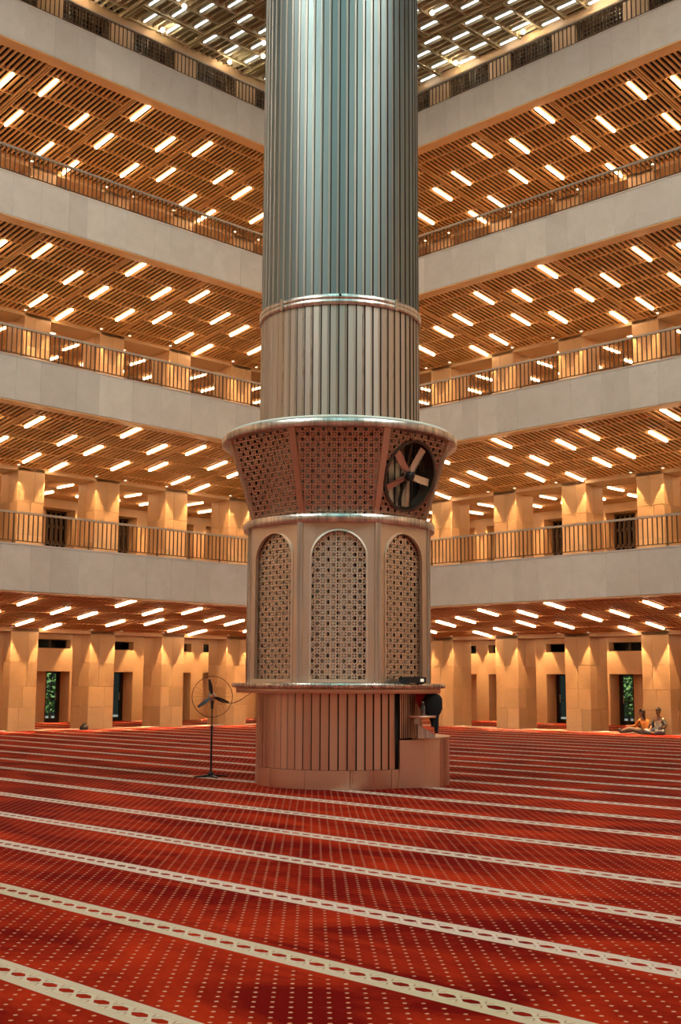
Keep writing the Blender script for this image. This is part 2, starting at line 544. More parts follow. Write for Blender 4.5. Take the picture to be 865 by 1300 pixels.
# ------------------------------------------------------------------ the two galleried wings
def soff(k, b_): return ZC[k] - SLOPE * (b_ - S0)
GAL = {1: 'first', 2: 'second', 3: 'third', 4: 'topmost'}
tube_mesh = {}
def spot(sw, a, b_, z, power):
    o = lamp('downlight_lamp', 'SPOT', pt(sw, a, b_, z), power, (1.0, .58, .25), spot_size=R(55), spot_blend=.06, shadow_soft_size=.03)
    d = o.data; d.use_nodes = True; t = d.node_tree
    em = t.nodes['Emission']; fo = t.nodes.new('ShaderNodeLightFalloff')
    fo.inputs['Strength'].default_value = 1.0
    t.links.new(fo.outputs['Linear'], em.inputs['Strength'])
    return o

for sw, side in SIDES:
    tt = side.split(' ')[0]
    for k in range(1, 5):
        # parapet of separate slabs, its board and the gallery floor behind
        gp = empty('gallery_parapet', pt(sw, A0, D, ZC[k]), label='pale marble slab parapet of the ' + GAL[k] + ' gallery on the ' + side, cat='parapet', kind='structure')
        par = []
        end = D + .3
        cb = MB(sw)
        cb.box(A0, end if not sw else D + .3, D + .03, D + .3, ZC[k] + .01, ZP[k] - .02)
        cb.cur = 1; cb.box(A0, 36, D + .3, BW, ZP[k] - .4, ZP[k] - .12); cb.cur = 0
        o = cb.build('parapet_core', [M['joint'], M['gallery_floor']], gp); o.location = (-gp.location.x, -gp.location.y, -gp.location.z)
        rng = random.Random(11 + k * 3 + sw)
        # slabs start at the corner and run away from it
        a = D
        while a > A0 + .2:
            w_ = rng.choice([.62, .78, .92, 1.05, 1.18])
            a1 = a; a0_ = max(A0, a - w_)
            ob = face_piece('stone_slab', sw, a0_ + .001, a1 - .001, D + rng.uniform(-.002, .002), ZC[k], ZP[k], .03, M['parapet'], None)
            ob.parent = gp; ob.matrix_parent_inverse = Matrix.Translation(-Vector(gp.location))
            a = a0_
        tb = MB(sw).box(A0, S0, D + .02, S0, ZC[k] - .035, ZC[k] + .01).build('trim_board', M['rib'], gp)
        tb.location = -Vector(gp.location)
        # capping board of marble
        tb = MB(sw).box(A0, D + .3, D - .015, D + .32, ZP[k] - .02, ZP[k] + .02).build('coping', M['parapet'], gp)
        tb.location = -Vector(gp.location)

        # railing
        rl = empty('gallery_railing', pt(sw, A0, D + .1, ZP[k]), label='slim metal handrail on balusters along the ' + GAL[k] + ' gallery, ' + side, cat='railing')
        h = ZR[k] - ZP[k]
        rb = D + .1
        zb = -ZP[k]
        def loc_build(mb, name, m): 
            ob = mb.build(name, m, rl); ob.location = -Vector(rl.location); return ob
        loc_build(MB(sw).box(A0, D + (.04 if sw else .1), rb - .05, rb + .05, ZR[k] - .055, ZR[k]), 'handrail', M['rail'])
        loc_build(MB(sw).box(A0, D + (.04 if sw else .1), rb - .015, rb + .015, ZP[k] + .09, ZP[k] + .115), 'bottom_rail', M['bronze'])
        bk = ('bal', round(h, 2)); pk = ('post', round(h, 2))
        if bk not in tube_mesh:
            tube_mesh[bk] = MB().box(-.011, .011, -.015, .015, .10, h - .05).mesh('baluster', M['bronze'])
            tube_mesh[pk] = MB().box(-.016, .016, -.02, .02, .0, h - .05).mesh('post', M['bronze'])
        step = .152
        nb = int((D - A0) / step)
        for i in range(nb):
            a = D - i * step
            p_ = pt(sw, a, rb, ZP[k])
            post = i % 8 == 3
            ob = put('post' if post else 'baluster', tube_mesh[pk if post else bk], rl, Vector(p_) - Vector(rl.location), (0, 0, R(-90) if sw else 0))

        # slatted underside, sloping down towards the pillars
        ce = empty('ceiling_' + ORD[k], pt(sw, A0, S0, ZC[k]), label='sloping slatted wooden underside of the ' + GAL[k] + ' gallery, ' + side, cat='ceiling', kind='structure')
        def cbuild(mb, name, m, **kw):
            ob = mb.build(name, m, ce, **kw); ob.location = -Vector(ce.location); return ob
        def strip(mb, a0_, a1, b0, b1, dz0, dz1):
            """box following the slope"""
            zb0, zb1 = soff(k, b0), soff(k, b1)
            mb.hexa([(a0_, b0, zb0 + dz0), (a1, b0, zb0 + dz0), (a1, b1, zb1 + dz0), (a0_, b1, zb1 + dz0)],
                    [(a0_, b0, zb0 + dz1), (a1, b0, zb0 + dz1), (a1, b1, zb1 + dz1), (a0_, b1, zb1 + dz1)])
        sl = MB(sw)
        pitch = 3 / 17
        nsl = int((35 - A0) / pitch)
        for i in range(nsl):
            a = 35.6 - 3 * 7 + pitch * (i + .5)
            if a > 35 or a < A0: continue
            strip(sl, a - .036, a + .036, max(S0, a), P, 0, .055)
        cbuild(sl, 'slat', M['slat'], kind='stuff')
        rb_ = MB(sw)
        for q in range(8):
            a = 14.6 + 3 * q
            if a > 35: continue
            for da in (-.10, -.02, .06):
                if a + da > A0 - .05: strip(rb_, a + da, a + da + .04, max(S0, a), P, -.012, .11)
            odd = q % 2           # q odd: bay with cells starting at 30.36; even: at 29.83
            c0 = 30.36 if odd else 30.85
            bb = c0
            while bb < P:
                lo, hi = a + .1, min(a + 2.9, bb)
                if hi > lo: strip(rb_, lo, hi, bb - .022, bb + .022, -.010, .10)
                bb += 1.025
        strip(rb_, A0, 35, P - .05, P, -.01, .12)
        cbuild(rb_, 'rib', M['rib'], kind='stuff')
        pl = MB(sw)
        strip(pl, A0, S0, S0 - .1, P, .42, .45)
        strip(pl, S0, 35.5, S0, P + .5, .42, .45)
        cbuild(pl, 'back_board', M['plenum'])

        # tube lights, one to a cell
        if 'tube' not in tube_mesh:
            ang = -math.atan(SLOPE)
            tube_mesh['tube'] = MB().box(-.038, .038, -.50, .50, -.05, .02).mesh('tube', M['tube'])
            tube_mesh['house'] = MB().box(-.055, .055, -.52, .52, .02, .09).mesh('housing', M['white'])
        files = []
        for q in range(8):
            a = 14.6 + 3 * q
            odd = q % 2
            if odd: cols = [(a + .50, (30.36, 32.41)), (a + 2.25, (31.38, 33.43))]
            else: cols = [(a + .55, (29.83, 31.87, 33.92)), (a + 2.30, (30.85, 32.90))]
            if sw and k == 2:
                cols = [(a + 3 - (x - a), r) for x, r in reversed(cols)]
                cols.sort()
            files += cols
        files = [f for f in files if A0 < f[0] < 34.4]
        files.sort(key=lambda f: -f[0])
        for fi, (a, rows) in enumerate(files):
            rws = [r for r in rows if r + .5 > a + .2]
            for ri, r in enumerate(rws):
                b_ = r + .515
                if b_ + .5 > P: continue
                z = soff(k, b_) - .01
                lab = 'white tube light under %s gallery, %s, %s file from corner, %s from parapet' % (GAL[k], 'fan side' if not sw else 'seated pair side', ORD[fi + 1] if fi < 12 else 'outermost', ORD[ri + 1])
                t = empty('ceiling_light', pt(sw, a, b_, z), label=lab, cat='ceiling light', group='tube lights under the ' + GAL[k] + ' gallery, ' + side)
                th = math.atan(SLOPE)
                rot = (-th, 0, 0) if not sw else (-th, 0, R(-90))
                for nm, me in (('tube', tube_mesh['tube']), ('housing', tube_mesh['house'])):
                    put(nm, me, t, (0, 0, 0), rot)

        # downlights where pillars meet the underside are part of the lintel line
    # ---- pillars, lintels, rear wall, storey by storey
    for lv in range(0, 5):
        zt = soff(lv + 1, P) if lv < 4 else ZTOP
        zb = FLOOR if lv == 0 else ZP[lv] - .12
        lint = zt - .12 if lv < 4 else zt - .30
        name_lv = ['ground floor', 'first gallery', 'second gallery', 'third gallery', 'topmost gallery'][lv]
        lt = MB(sw).box(A0, 35, P, PB, lint, zt + .1)
        lt.build('trim_' + str(lv + 1 + 5 * sw), M['stone'], label='marble lintel beam over the pillars of the ' + name_lv + ', ' + side, cat='beam', kind='structure')
        for a0_ in (17, 20, 23, 26, 29, 32):
            nth = ORD[(32 - a0_) // 3 + 1]
            pi_ = empty('stone_pillar', pt(sw, a0_, P, zb), label='square marble pillar on the ' + name_lv + ', ' + ('fan side' if not sw else 'seated pair side') + ', ' + nth + ' from the corner',
                        cat='pillar', group='marble pillars of the ' + name_lv + ', ' + side)
            ob = MB(sw).box(a0_ + .025, a0_ + 1.0, P + .025, PB, zb, zt - (0 if lv < 4 else .30)).build('pillar_core', M['stone'], pi_)
            ob.location = -Vector(pi_.location)
            rng = random.Random(a0_ * 7 + lv * 31 + sw * 5)
            top = zt - (0 if lv < 4 else .30)
            if lv == 0: rows = [FLOOR, -.86, -.18, .62, top]
            elif lv in (1, 2): rows = [zb, zb + 1.15, zb + 2.25, top]
            else: rows = [zb, zb + 1.7, top] if lv == 3 else [zb + 2.2, top]
            for r0, r1 in zip(rows, rows[1:]):
                s1 = a0_ + rng.choice([.38, .5, .62])
                parts = [('front', a0_, s1, P), ('front', s1, a0_ + 1, P)]
                s2 = P + rng.choice([.45, .6])
                parts += [('flank', P + .025, s2, a0_), ('flank', s2, PB, a0_)]
                for kind, u0, u1, bb in parts:
                    ob = face_piece('stone_tile', sw, u0 + .002, u1 - .002, bb, r0 + .002, r1 - .002, .025, M['stone'], None, kind)
                    ob.parent = pi_; ob.matrix_parent_inverse = Matrix.Translation(-Vector(pi_.location))
            if lv < 4:
                for da in (-.10, 1.10):
                    spot(sw, a0_ + da, P - .18, zt - .05, 290)
        # corner pier
        if not sw:
            MB().box(35, PB, 35, PB, zb, zt).build('wall_corner_' + str(lv), M['stone'], label='solid marble corner pier of the ' + name_lv, cat='wall', kind='structure')
    # downlight fixtures
    for lv in range(0, 4):
        zt = soff(lv + 1, P)
        if 'dl' not in tube_mesh:
            tube_mesh['dl'] = MB().lathe([(.001, -.012), (.045, -.012), (.05, 0), (.001, 0)], n=14).mesh('lens', M['downlight'])
            tube_mesh['dlr'] = MB().lathe([(.045, -.02), (.065, -.02), (.065, .03), (.045, .03), (.045, -.02)], n=14).mesh('ring', M['white'])
        for a0_ in (17, 20, 23, 26, 29, 32):
            for da in (-.10, 1.10):
                t = empty('downlight', pt(sw, a0_ + da, P - .18, zt + .03), label='round downlight, %s, %s, at the %s edge of the %s pillar from corner' % (['ground floor', 'first gallery', 'second gallery', 'third gallery'][lv], 'fan side' if not sw else 'pair side', 'outer' if da < 0 else 'inner', ORD[(32 - a0_) // 3 + 1]),
                          cat='downlight', group='pillar downlights, ' + ['ground floor', 'first gallery', 'second gallery', 'third gallery'][lv] + ', ' + side)
                put('lens', tube_mesh['dl'], t); put('ring', tube_mesh['dlr'], t)

    # ---- passages behind the pillars
    for lv in range(0, 4):
        name_lv = ['ground floor', 'first gallery', 'second gallery', 'third gallery'][lv]
        zt = soff(lv + 1, P) + .13
        zb = FLOOR if lv == 0 else ZP[lv] - .12
        ce = MB(sw).box(A0, BW, PB, BW + .8, zt + .3, zt + .34).build('ceiling_passage_%d' % (lv + 1 + 4 * sw), M['plenum'], label='slatted ceiling of the passage behind the pillars, ' + name_lv + ', ' + side, cat='ceiling', kind='structure')
        sl = MB(sw)
        b_ = PB + .05
        while b_ < BW:
            sl.box(A0, b_, b_, b_ + .07, zt, zt + .1); b_ += .176
        sl.build('slat', M['slat'], ce, kind='stuff')
        sl = MB(sw)
        a = 14.6
        while a < 40:
            for da in (-.08, .04): sl.box(max(A0, a + da), a + da + .05, max(PB, a), BW, zt - .012, zt + .1)
            a += 3
        sl.build('rib', M['rib'], ce, kind='stuff')
        # passage lights
        for q in range(7):
            for (da, b_) in ((.55, 36.9), (2.0, 37.9), (.7, 39.3), (2.4, 39.9)):
                a = 15.6 + 3 * q + da
                if a > b_: continue
                t = empty('passage_light', pt(sw, a, b_, zt - .015), label='passage ceiling tube, %s, %s, %s bay from corner, %s' % (name_lv, 'fan side' if not sw else 'pair side', ORD[7 - q], {36.9: 'nearest the pillars', 37.9: 'second from the pillars', 39.3: 'third from the pillars', 39.9: 'nearest the rear wall'}[b_]), cat='ceiling light', group='passage tube lights, ' + name_lv + ', ' + side)
                put('tube', tube_mesh['tube'], t, (0, 0, 0), (0, 0, R(-90) if sw else 0))
        # rear wall with openings, doors or screens
        wl = MB(sw)
        top_open = {0: .38, 1: 6.78}.get(lv, zt - .4)
        zend = zt + .3
        piers = [(26.17 + 3 * q, 26.83 + 3 * q) for q in range(-4, 5)]
        for p0, p1 in piers:
            wl.box(p0, p1, BW, DP, zb, zend)
            nx = p0 + 3
            if lv == 0:
                wl.box(p1, nx, BW, DP, .38, 1.27)
                wl.box(p1, nx, BW, DP, 1.62, zend)
            else:
                wl.box(p1, nx, BW, DP, top_open, zend)
            # solid infill on the door plane beside each door
            wl.box(p1, nx - (.66 if lv == 0 else .95), DP, DP + .12, zb, top_open)
        wl.box(A0, piers[0][0], BW, DP, zb, zend)
        wl.build('wall_rear_%d' % (lv + 1 + 4 * sw), M['stone'], label='marble rear wall of piers and openings behind the pillars, ' + name_lv + ', ' + side, cat='wall', kind='structure')
        for i, (p0, p1) in enumerate(piers[:-1]):
            nx = p0 + 3
            if nx < 17 or nx > 37: continue
            if lv == 0:
                dr = empty('door_%d' % (i + 1 + 10 * sw), pt(sw, nx - .66, DP, FLOOR), label='tall narrow dark-framed glass door in the rear wall, %s, %s from the corner' % ('fan side' if not sw else 'seated pair side', ORD[len(piers) - 1 - i]), cat='door', kind='structure')
                fm = MB(sw)
                for bx_ in ((0, .05, 0, .08, 0, 1.98), (.50, .66, 0, .08, 0, 1.98), (.05, .50, 0, .08, 1.92, 1.98), (.05, .50, 0, .08, 0, .16), (.05, .50, 0.02, .06, .88, .93)):
                    a_, b__, c_, d_, e_, f_ = bx_
                    fm.box(a_, b__, c_, d_, e_, f_)
                fm.build('door_frame', M['black'], dr)
                MB(sw).box(.05, .50, .03, .04, .16, 1.92).build('pane', M['glass'], dr)
                MB(sw).box(.44, .46, -.05, -.02, .85, 1.15).build('door_handle', M['steel_rim'], dr)
                wn = empty('window_%d' % (i + 1 + 10 * sw), pt(sw, p1, BW + .3, 1.27), label='dark clerestory window over the door opening, %s, %s from the corner' % ('fan side' if not sw else 'seated pair side', ORD[len(piers) - 1 - i]), cat='window', kind='structure')
                w_ = nx - p1
                MB(sw).box(0, w_, .04, .05, 0, .35).build('pane', M['glass'], wn)
                MB(sw).box(0, w_, -.02, .05, 0, .03).box(0, w_, -.02, .05, .32, .35).box(w_ * .66, w_ * .66 + .06, -.02, .05, .03, .32).box(.0, .05, -.02, .05, .03, .32).build('window_frame', M['steel_dark'], wn)
                MB(sw).box(0, w_, .3, .32, -.05, .4).build('blind', M['black'], wn)  # black sheet behind the pane that makes the window dark
            elif lv == 1:
                sc_ = empty('lattice_window', pt(sw, nx - .95, DP, zb), label='dark wooden lattice window in the rear wall, %s, %s, %s from the corner' % (name_lv, 'fan side' if not sw else 'seated pair side', ORD[len(piers) - 1 - i]), cat='window')
                g = MB(sw)
                hh = top_open - zb
                for q in range(5): g.box(.0 + q * .22, .07 + q * .22, 0, .05, 0, hh)
                for q in range(6): g.box(.0, .95, .0, .05, q * hh / 5 - (.07 if q else 0), q * hh / 5 + .05)
                g.build('lattice', M['dark_wood'], sc_)
                MB(sw).box(0, .95, .06, .07, 0, hh).build('pane', M['glass'], sc_)
        # lamps washing the rear wall
        if lv < 2:
            for p0, p1 in piers[2:]:
                if p0 > 36: continue
                for a in (p0 - .1, p1 + .1):
                    spot(sw, a, BW - .20, zt - .05, 200)

# screens between the pillars of the topmost gallery
for sw, side in SIDES:
    for a0_ in (17, 20, 23, 26, 29, 32):
        zb = ZP[4] - .12
        sc_ = empty('lattice_screen', pt(sw, a0_ + 1, P + .12, zb), label='tall dark lattice screen between topmost gallery pillars, %s, %s bay from the corner' % ('fan side' if not sw else 'seated pair side', ORD[(32 - a0_) // 3 + 1]), cat='screen', group='lattice screens of the topmost gallery, ' + side)
        g = MB(sw); hh = ZTOP - .3 - zb
        for q in range(15): g.box(.04 + q * 1.92 / 14 - .014, .04 + q * 1.92 / 14 + .014, 0, .04, 0, hh)
        for q in range(int(hh / .16) + 1): g.box(.03, 1.97, .005, .035, q * .16, q * .16 + .03)
        g.build('lattice', M['dark_wood'], sc_)
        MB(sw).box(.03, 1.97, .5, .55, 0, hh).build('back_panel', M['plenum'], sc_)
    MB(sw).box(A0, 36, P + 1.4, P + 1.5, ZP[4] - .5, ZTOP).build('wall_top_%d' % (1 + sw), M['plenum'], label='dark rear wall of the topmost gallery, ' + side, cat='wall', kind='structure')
    # pale threshold and low step between the ground-floor pillars
    for a0_ in (17, 20, 23, 26, 29, 32):
        MB(sw).box(a0_ + 1, a0_ + 3, P + .03, P + .33, FLOOR, FLOOR + .03).build('trim_threshold_%d' % (a0_ + 100 * sw), M['parapet'], label='pale stone threshold strip between ground-floor pillars, %s, %s bay from the corner' % ('fan side' if not sw else 'seated pair side', ORD[(32 - a0_) // 3 + 1]), cat='threshold', kind='structure')
# roof over the outer passages, so that no daylight leaks in
MB().box(-42.2, 42.2, 36.4, 42.2, 18.2, 18.6).box(36.4, 42.2, -42.2, 36.4, 18.2, 18.6).box(-42.2, -36.4, -42.2, 36.4, 18.2, 18.6).box(-36.4, 36.4, -42.2, -36.4, 18.2, 18.6).box(-36.6, 36.6, 36.5, 36.7, 18, 24.8).box(36.5, 36.7, -36.6, 36.6, 18, 24.8).build('ceiling_roof', M['plenum'], label='roof slab over the outer passages', cat='roof', kind='structure')
for sw, side in SIDES:
    MB(sw).box(A0, 42, DP + .14, DP + .2, 1.2, 18.3).build('wall_outer_%d' % (1 + sw), M['plenum'], label='outer wall above the doors, ' + side, cat='wall', kind='structure')

# ground and planting outside the doors
g_m = stone_mat('outside_paving', (.2, .2, .18), (.25, .24, .2), (.15, .15, .13), .8)
MB().box(-60, 75, 42.1, 75, FLOOR - .3, FLOOR - .02).box(42.1, 75, -60, 42.1, FLOOR - .3, FLOOR - .02).build('ground', g_m, label='grey paving outside beyond the glass doors', cat='ground', kind='structure')
leaf_m = mat('leaf_green', (.20, .36, .07), .6)
def bush(x, y, r, h, label):
    rng = random.Random(int(x * 10)); b = MB(); 
    for i in range(900):
        a = rng.uniform(0, 6.283); t = rng.uniform(0, 1); rr = r * math.sin(math.pi * min(1, .15 + t * .85)) * rng.uniform(.5, 1.0)
        c = Vector((rr * math.cos(a), rr * math.sin(a), .25 + t * h)); s_ = rng.uniform(.08, .17)
        u = Vector((rng.uniform(-1, 1), rng.uniform(-1, 1), rng.uniform(-1, 1))).normalized(); v = u.orthogonal().normalized()
        b.add([tuple(c - u * s_), tuple(c + v * s_ * .45), tuple(c + u * s_), tuple(c - v * s_ * .45)], [(0, 1, 2, 3)])
    t = empty('shrub', (x, y, FLOOR), label=label, cat='shrub')
    b.build('foliage', leaf_m, t)
    MB().tube([(0, 0, -.02), (.03, 0, .8), (0, .02, h * .7)], [.06, .05, .03]).build('stem', M['dark_wood'], t)
MB().box(10, 60, 50, 51, FLOOR, 6).box(50, 51, 10, 50, FLOOR, 6).build('wall_outside', mat('outside_wall', (.02, .03, .025), .9), label='dark garden wall outside beyond the shrubs', cat='wall', kind='structure')  # added backdrop that keeps bright sky out of the door glass
bush(28.3, 46.0, 1.3, 3.2, 'bright green shrub outdoors seen through the glass door behind the fan side')
bush(46.5, 28.6, 1.0, 2.4, 'green shrub outdoors seen through the glass door behind the seated pair')
lamp('daylight_outside', 'SUN', (60, 60, 30), 6.0, (1, .98, .92), angle=.02).rotation_euler = (R(12), 0, R(-45))

# ------------------------------------------------------------------ the great column
RC = -R(45)          # local -y looks at the lens
def rotz(o, a): o.rotation_euler = (0, 0, a)
col = empty('monumental_column', (CX, CY, FLOOR), RC, label='colossal round column clad in vertical brushed steel strips, rising out of the lattice kiosk', cat='column')
OFF = (0, 0, -FLOOR)
MB().lathe([(1.296, FLOOR), (1.296, .02), (1.324, .02), (1.324, ZTOP + .35)], n=120).build('core', M['core'], col, loc=OFF)
def strip_mesh(r, z0, z1, pitch, mats, tmin=.455, tfl=.20):
    s = 2 * math.pi * r / pitch
    t0, t1, t2 = -s * tmin, s * tfl, s * .438
    prof = [(t0, r - .045), (t0, r - .002), (t0 + .0055, r), (t1, r), (t1 + .006, r - .006), (t2, r - .010), (t2, r - .045)]
    b = MB()
    lo = [(t, -q, z0) for t, q in prof]; hi = [(t, -q, z1) for t, q in prof]
    vs = lo + hi; n = len(prof)
    for j in range(n):
        k = (j + 1) % n
        b.cur = 2 if j in (0, 1) else 1 if j in (3, 4, 5) else 0
        b.add([lo[j], lo[k], hi[k], hi[j]], [(0, 1, 2, 3)])
    b.cur = 0
    b.add(lo, [tuple(range(n - 1, -1, -1))]); b.add(hi, [tuple(range(n))])
    return b.mesh('strip', list(mats) + [M['core']])
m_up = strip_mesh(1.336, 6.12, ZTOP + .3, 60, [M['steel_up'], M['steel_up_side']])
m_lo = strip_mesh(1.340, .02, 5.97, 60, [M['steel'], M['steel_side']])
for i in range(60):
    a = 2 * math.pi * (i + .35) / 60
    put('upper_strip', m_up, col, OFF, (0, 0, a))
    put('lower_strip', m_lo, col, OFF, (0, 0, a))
cl = MB().lathe([(1.34, 5.965), (1.372, 5.965), (1.372, 6.035), (1.366, 6.04), (1.366, 6.05), (1.372, 6.055), (1.372, 6.125), (1.34, 6.125), (1.34, 5.965)], n=144).build('collar', M['steel_rim'], col, loc=OFF)
lug = MB().box(-.022, .022, -1.395, -1.36, 5.95, 6.14).mesh('lug', M['steel_side'])
for a in (-43, 41, 137, -139): put('lug', lug, cl, (0, 0, 0), (0, 0, R(a)))
MB().tube([(0, -1.36, 6.10), (0, -1.39, 6.10)], .022, 12).build('bolt', M['black'], cl)

# ------------------------------------------------------------------ the kiosk wrapped round its foot
ks = empty('column_kiosk', (CX, CY, FLOOR), RC, label='octagonal steel kiosk with arched lattices, flared crown and round counter around the column foot', cat='kiosk')
def kb(mb, name, m, parent=ks, **kw): 
    return mb.build(name, m, parent, loc=OFF if parent is ks else (0, 0, 0), **kw)
kb(MB().lathe([(1.298, -1.32), (1.312, -1.32), (1.312, -.16), (1.298, -.16)], n=96), 'drum_lining', M['core'])
# plinth panels
def arc_panel(r0, r1, z0, z1, a0, a1, n=10):
    b = MB()
    an = [a0 + (a1 - a0) * i / n for i in range(n + 1)]
    P_ = lambda r, a, z: (r * math.sin(a), -r * math.cos(a), z)
    rings = [[P_(r1, a, z0), P_(r1, a, z1), P_(r0, a, z1), P_(r0, a, z0)] for a in an]
    return b.ring(rings, True, False)
for i in range(12):
    a0, a1 = R(-52 + 30 * i), R(-22 + 30 * i)
    kb(arc_panel(1.28, 1.335, FLOOR, -1.318, a0 + .003, a1 - .003), 'plinth_panel', M['copper'])
m_dr = strip_mesh(1.325, -1.312, -.16, 60, [M['copper'], M['copper']], .445, .28)
for i in range(60):
    a = 6 * (i + .5) - 180
    if 40.5 < a < 118: continue
    put('drum_strip', m_dr, ks, OFF, (0, 0, R(a)))
m_fl = strip_mesh(1.36, -.85, -.16, 180, [M['copper'], M['copper']], .46, .20)
for i in range(34):
    put('flute', m_fl, ks, OFF, (0, 0, R(45.5 + 2 * i)))
kb(MB().lathe([(1.30, -.165), (1.655, -.165), (1.66, -.16), (1.66, -.09), (1.655, -.085), (1.30, -.085)], n=144), 'counter_lip', M['copper'])
kb(MB().lathe([(1.28, -.085), (1.725, -.085), (1.735, -.075), (1.735, -.022), (1.725, -.012), (1.28, -.012)], n=144), 'counter', M['steel_rim'])

# octagon body
RB = 1.555
AP = RB * math.cos(math.pi / 8); HW = RB * math.sin(math.pi / 8)
Z0, Z1 = -.012, 2.45
AW, ZS, ZA0 = .418, 1.90, .05
def arch_loop(hw, zs, z0, n=24):
    return [(-hw, z0)] + [(hw * -math.cos(math.pi * i / n), zs + hw * math.sin(math.pi * i / n)) for i in range(n + 1)] + [(hw, z0)]
def panel_mesh():
    b = MB(); pw = HW - .035
    y0, y1 = -AP, -AP + .035
    arch = arch_loop(AW, ZS, ZA0)
    n = len(arch)
    # outer loop points matched to the arch points
    outer = []
    for i, (x, z) in enumerate(arch):
        if i <= 1: outer.append((-pw, Z0 if i == 0 else ZS))
        elif i >= n - 2: outer.append((pw, Z0 if i == n - 1 else ZS))
        else:
            t = (i - 1) / (n - 3)
            ang = math.pi * t
            dx, dz = -math.cos(ang), math.sin(ang)
            k = min(pw / max(abs(dx), 1e-6), (Z1 - ZS) / max(dz, 1e-6))
            outer.append((dx * k, ZS + dz * k))
    for y in (y0, y1):
        for i in range(n - 1):
            q = [(outer[i][0], y, outer[i][1]), (arch[i][0], y, arch[i][1]), (arch[i + 1][0], y, arch[i + 1][1]), (outer[i + 1][0], y, outer[i + 1][1])]
            b.add(q, [(0, 1, 2, 3)])
        b.add([(-pw, y, Z0), (pw, y, Z0), (AW, y, ZA0), (-AW, y, ZA0)], [(0, 1, 2, 3)])
    # corners left over by the radial match
    for i in range(n):
        j = (i + 1) % n
        b.add([(arch[i][0], y0, arch[i][1]), (arch[j][0], y0, arch[j][1]), (arch[j][0], y1, arch[j][1]), (arch[i][0], y1, arch[i][1])], [(0, 1, 2, 3)])
    for s_ in (-1, 1):
        cx_ = pw * s_
        # find outer points nearest the corner to close it
        cand = [p for p in outer if abs(p[0] - cx_) < 1e-6]; topc = [p for p in outer if abs(p[1] - Z1) < 1e-6]
        pz = max(cand, key=lambda p: p[1]); pxn = min(topc, key=lambda p: abs(p[0] - cx_))
        for y in (y0, y1):
            b.add([(pz[0], y, pz[1]), (cx_, y, Z1), (pxn[0], y, Z1)], [(0, 1, 2)])
        b.add([(cx_, y0, Z0), (cx_, y1, Z0), (cx_, y1, Z1), (cx_, y0, Z1)], [(0, 1, 2, 3)])
    return b.mesh('body_panel', M['steel_panel'])
def frame_mesh(hw, w_, proud):
    b = MB()
    i_ = arch_loop(hw, ZS, ZA0 - .0); o_ = arch_loop(hw + w_, ZS, ZA0 - .0)
    y0, y1 = -AP - proud, -AP + .01
    rings = [[(o_[k][0], y0 + .008, o_[k][1]), (o_[k][0], y1, o_[k][1]), (i_[k][0], y1, i_[k][1]), (i_[k][0], y0, i_[k][1])] for k in range(len(i_))]
    b.ring(rings, True, False)
    b.box(-hw - w_, hw + w_, y0, y1, ZA0 - .045, ZA0)
    return b.mesh('arch_frame', M['steel_panel'])
def cell(b, u, v, c, typ, fn):
    h = c / 2
    if typ == 0:
        o8 = [(-h, -h), (0, -h), (h, -h), (h, 0), (h, h), (0, h), (-h, h), (-h, 0)]
        r = .41 * c
        i8 = [(r * math.cos(R(-135 + 45 * k)), r * math.sin(R(-135 + 45 * k))) for k in range(8)]
        vs = [fn(u + x, v + y) for x, y in o8 + i8]
        b.add(vs, [(k, (k + 1) % 8, 8 + (k + 1) % 8, 8 + k) for k in range(8)])
    else:
        q = c / 4; d = .19 * c
        for sx in (-1, 1):
            for sy in (-1, 1):
                cx_, cy_ = u + sx * q, v + sy * q
                vs = [fn(cx_ + x, cy_ + y) for x, y in ((-q, -q), (q, -q), (q, q), (-q, q), (0, -d), (d, 0), (0, d), (-d, 0))]
                b.add(vs, [(0, 1, 5, 4), (1, 2, 6, 5), (2, 3, 7, 6), (3, 0, 4, 7)])
                
CE = .0815
def arch_screen():
    b = MB(); y = -AP + .06
    nx = 5
    fn = lambda u, v: (u, y, v)
    for i in range(-6, 7):
        for j in range(-1, 30):
            u, v = i * CE, ZA0 + .03 + j * CE
            inside = abs(u) < AW + CE * .6 and (v < ZS or math.hypot(u, v - ZS) < AW + CE * .6) and v < ZS + AW + .05
            if inside: cell(b, u, v, CE, (i + j) % 2, fn)
    return b.mesh('lattice_screen', M['screen'])
pm, fm_, sm_ = panel_mesh(), frame_mesh(AW, .03, .022), arch_screen()
def solid(o, t):
    md = o.modifiers.new('thickness', 'SOLIDIFY'); md.thickness = t; md.offset = 0
post_m = MB().box(-.045, .045, -RB - .02, -RB + .07, Z0, Z1).mesh('corner_post', M['steel_rim'])
for i in range(8):
    a = R(45 * i)
    p_ = put('body_panel', pm, ks, OFF, (0, 0, a))
    put('arch_frame', fm_, p_)
    solid(put('arch_lattice', sm_, p_), .008)
    put('corner_post', post_m, ks, OFF, (0, 0, a + R(22.5)))
kb(MB().lathe([(1.40, 2.445), (1.575, 2.445), (1.58, 2.45), (1.58, 2.565), (1.575, 2.57), (1.40, 2.57), (1.40, 2.445)], n=144), 'lower_band', M['steel_rim'])

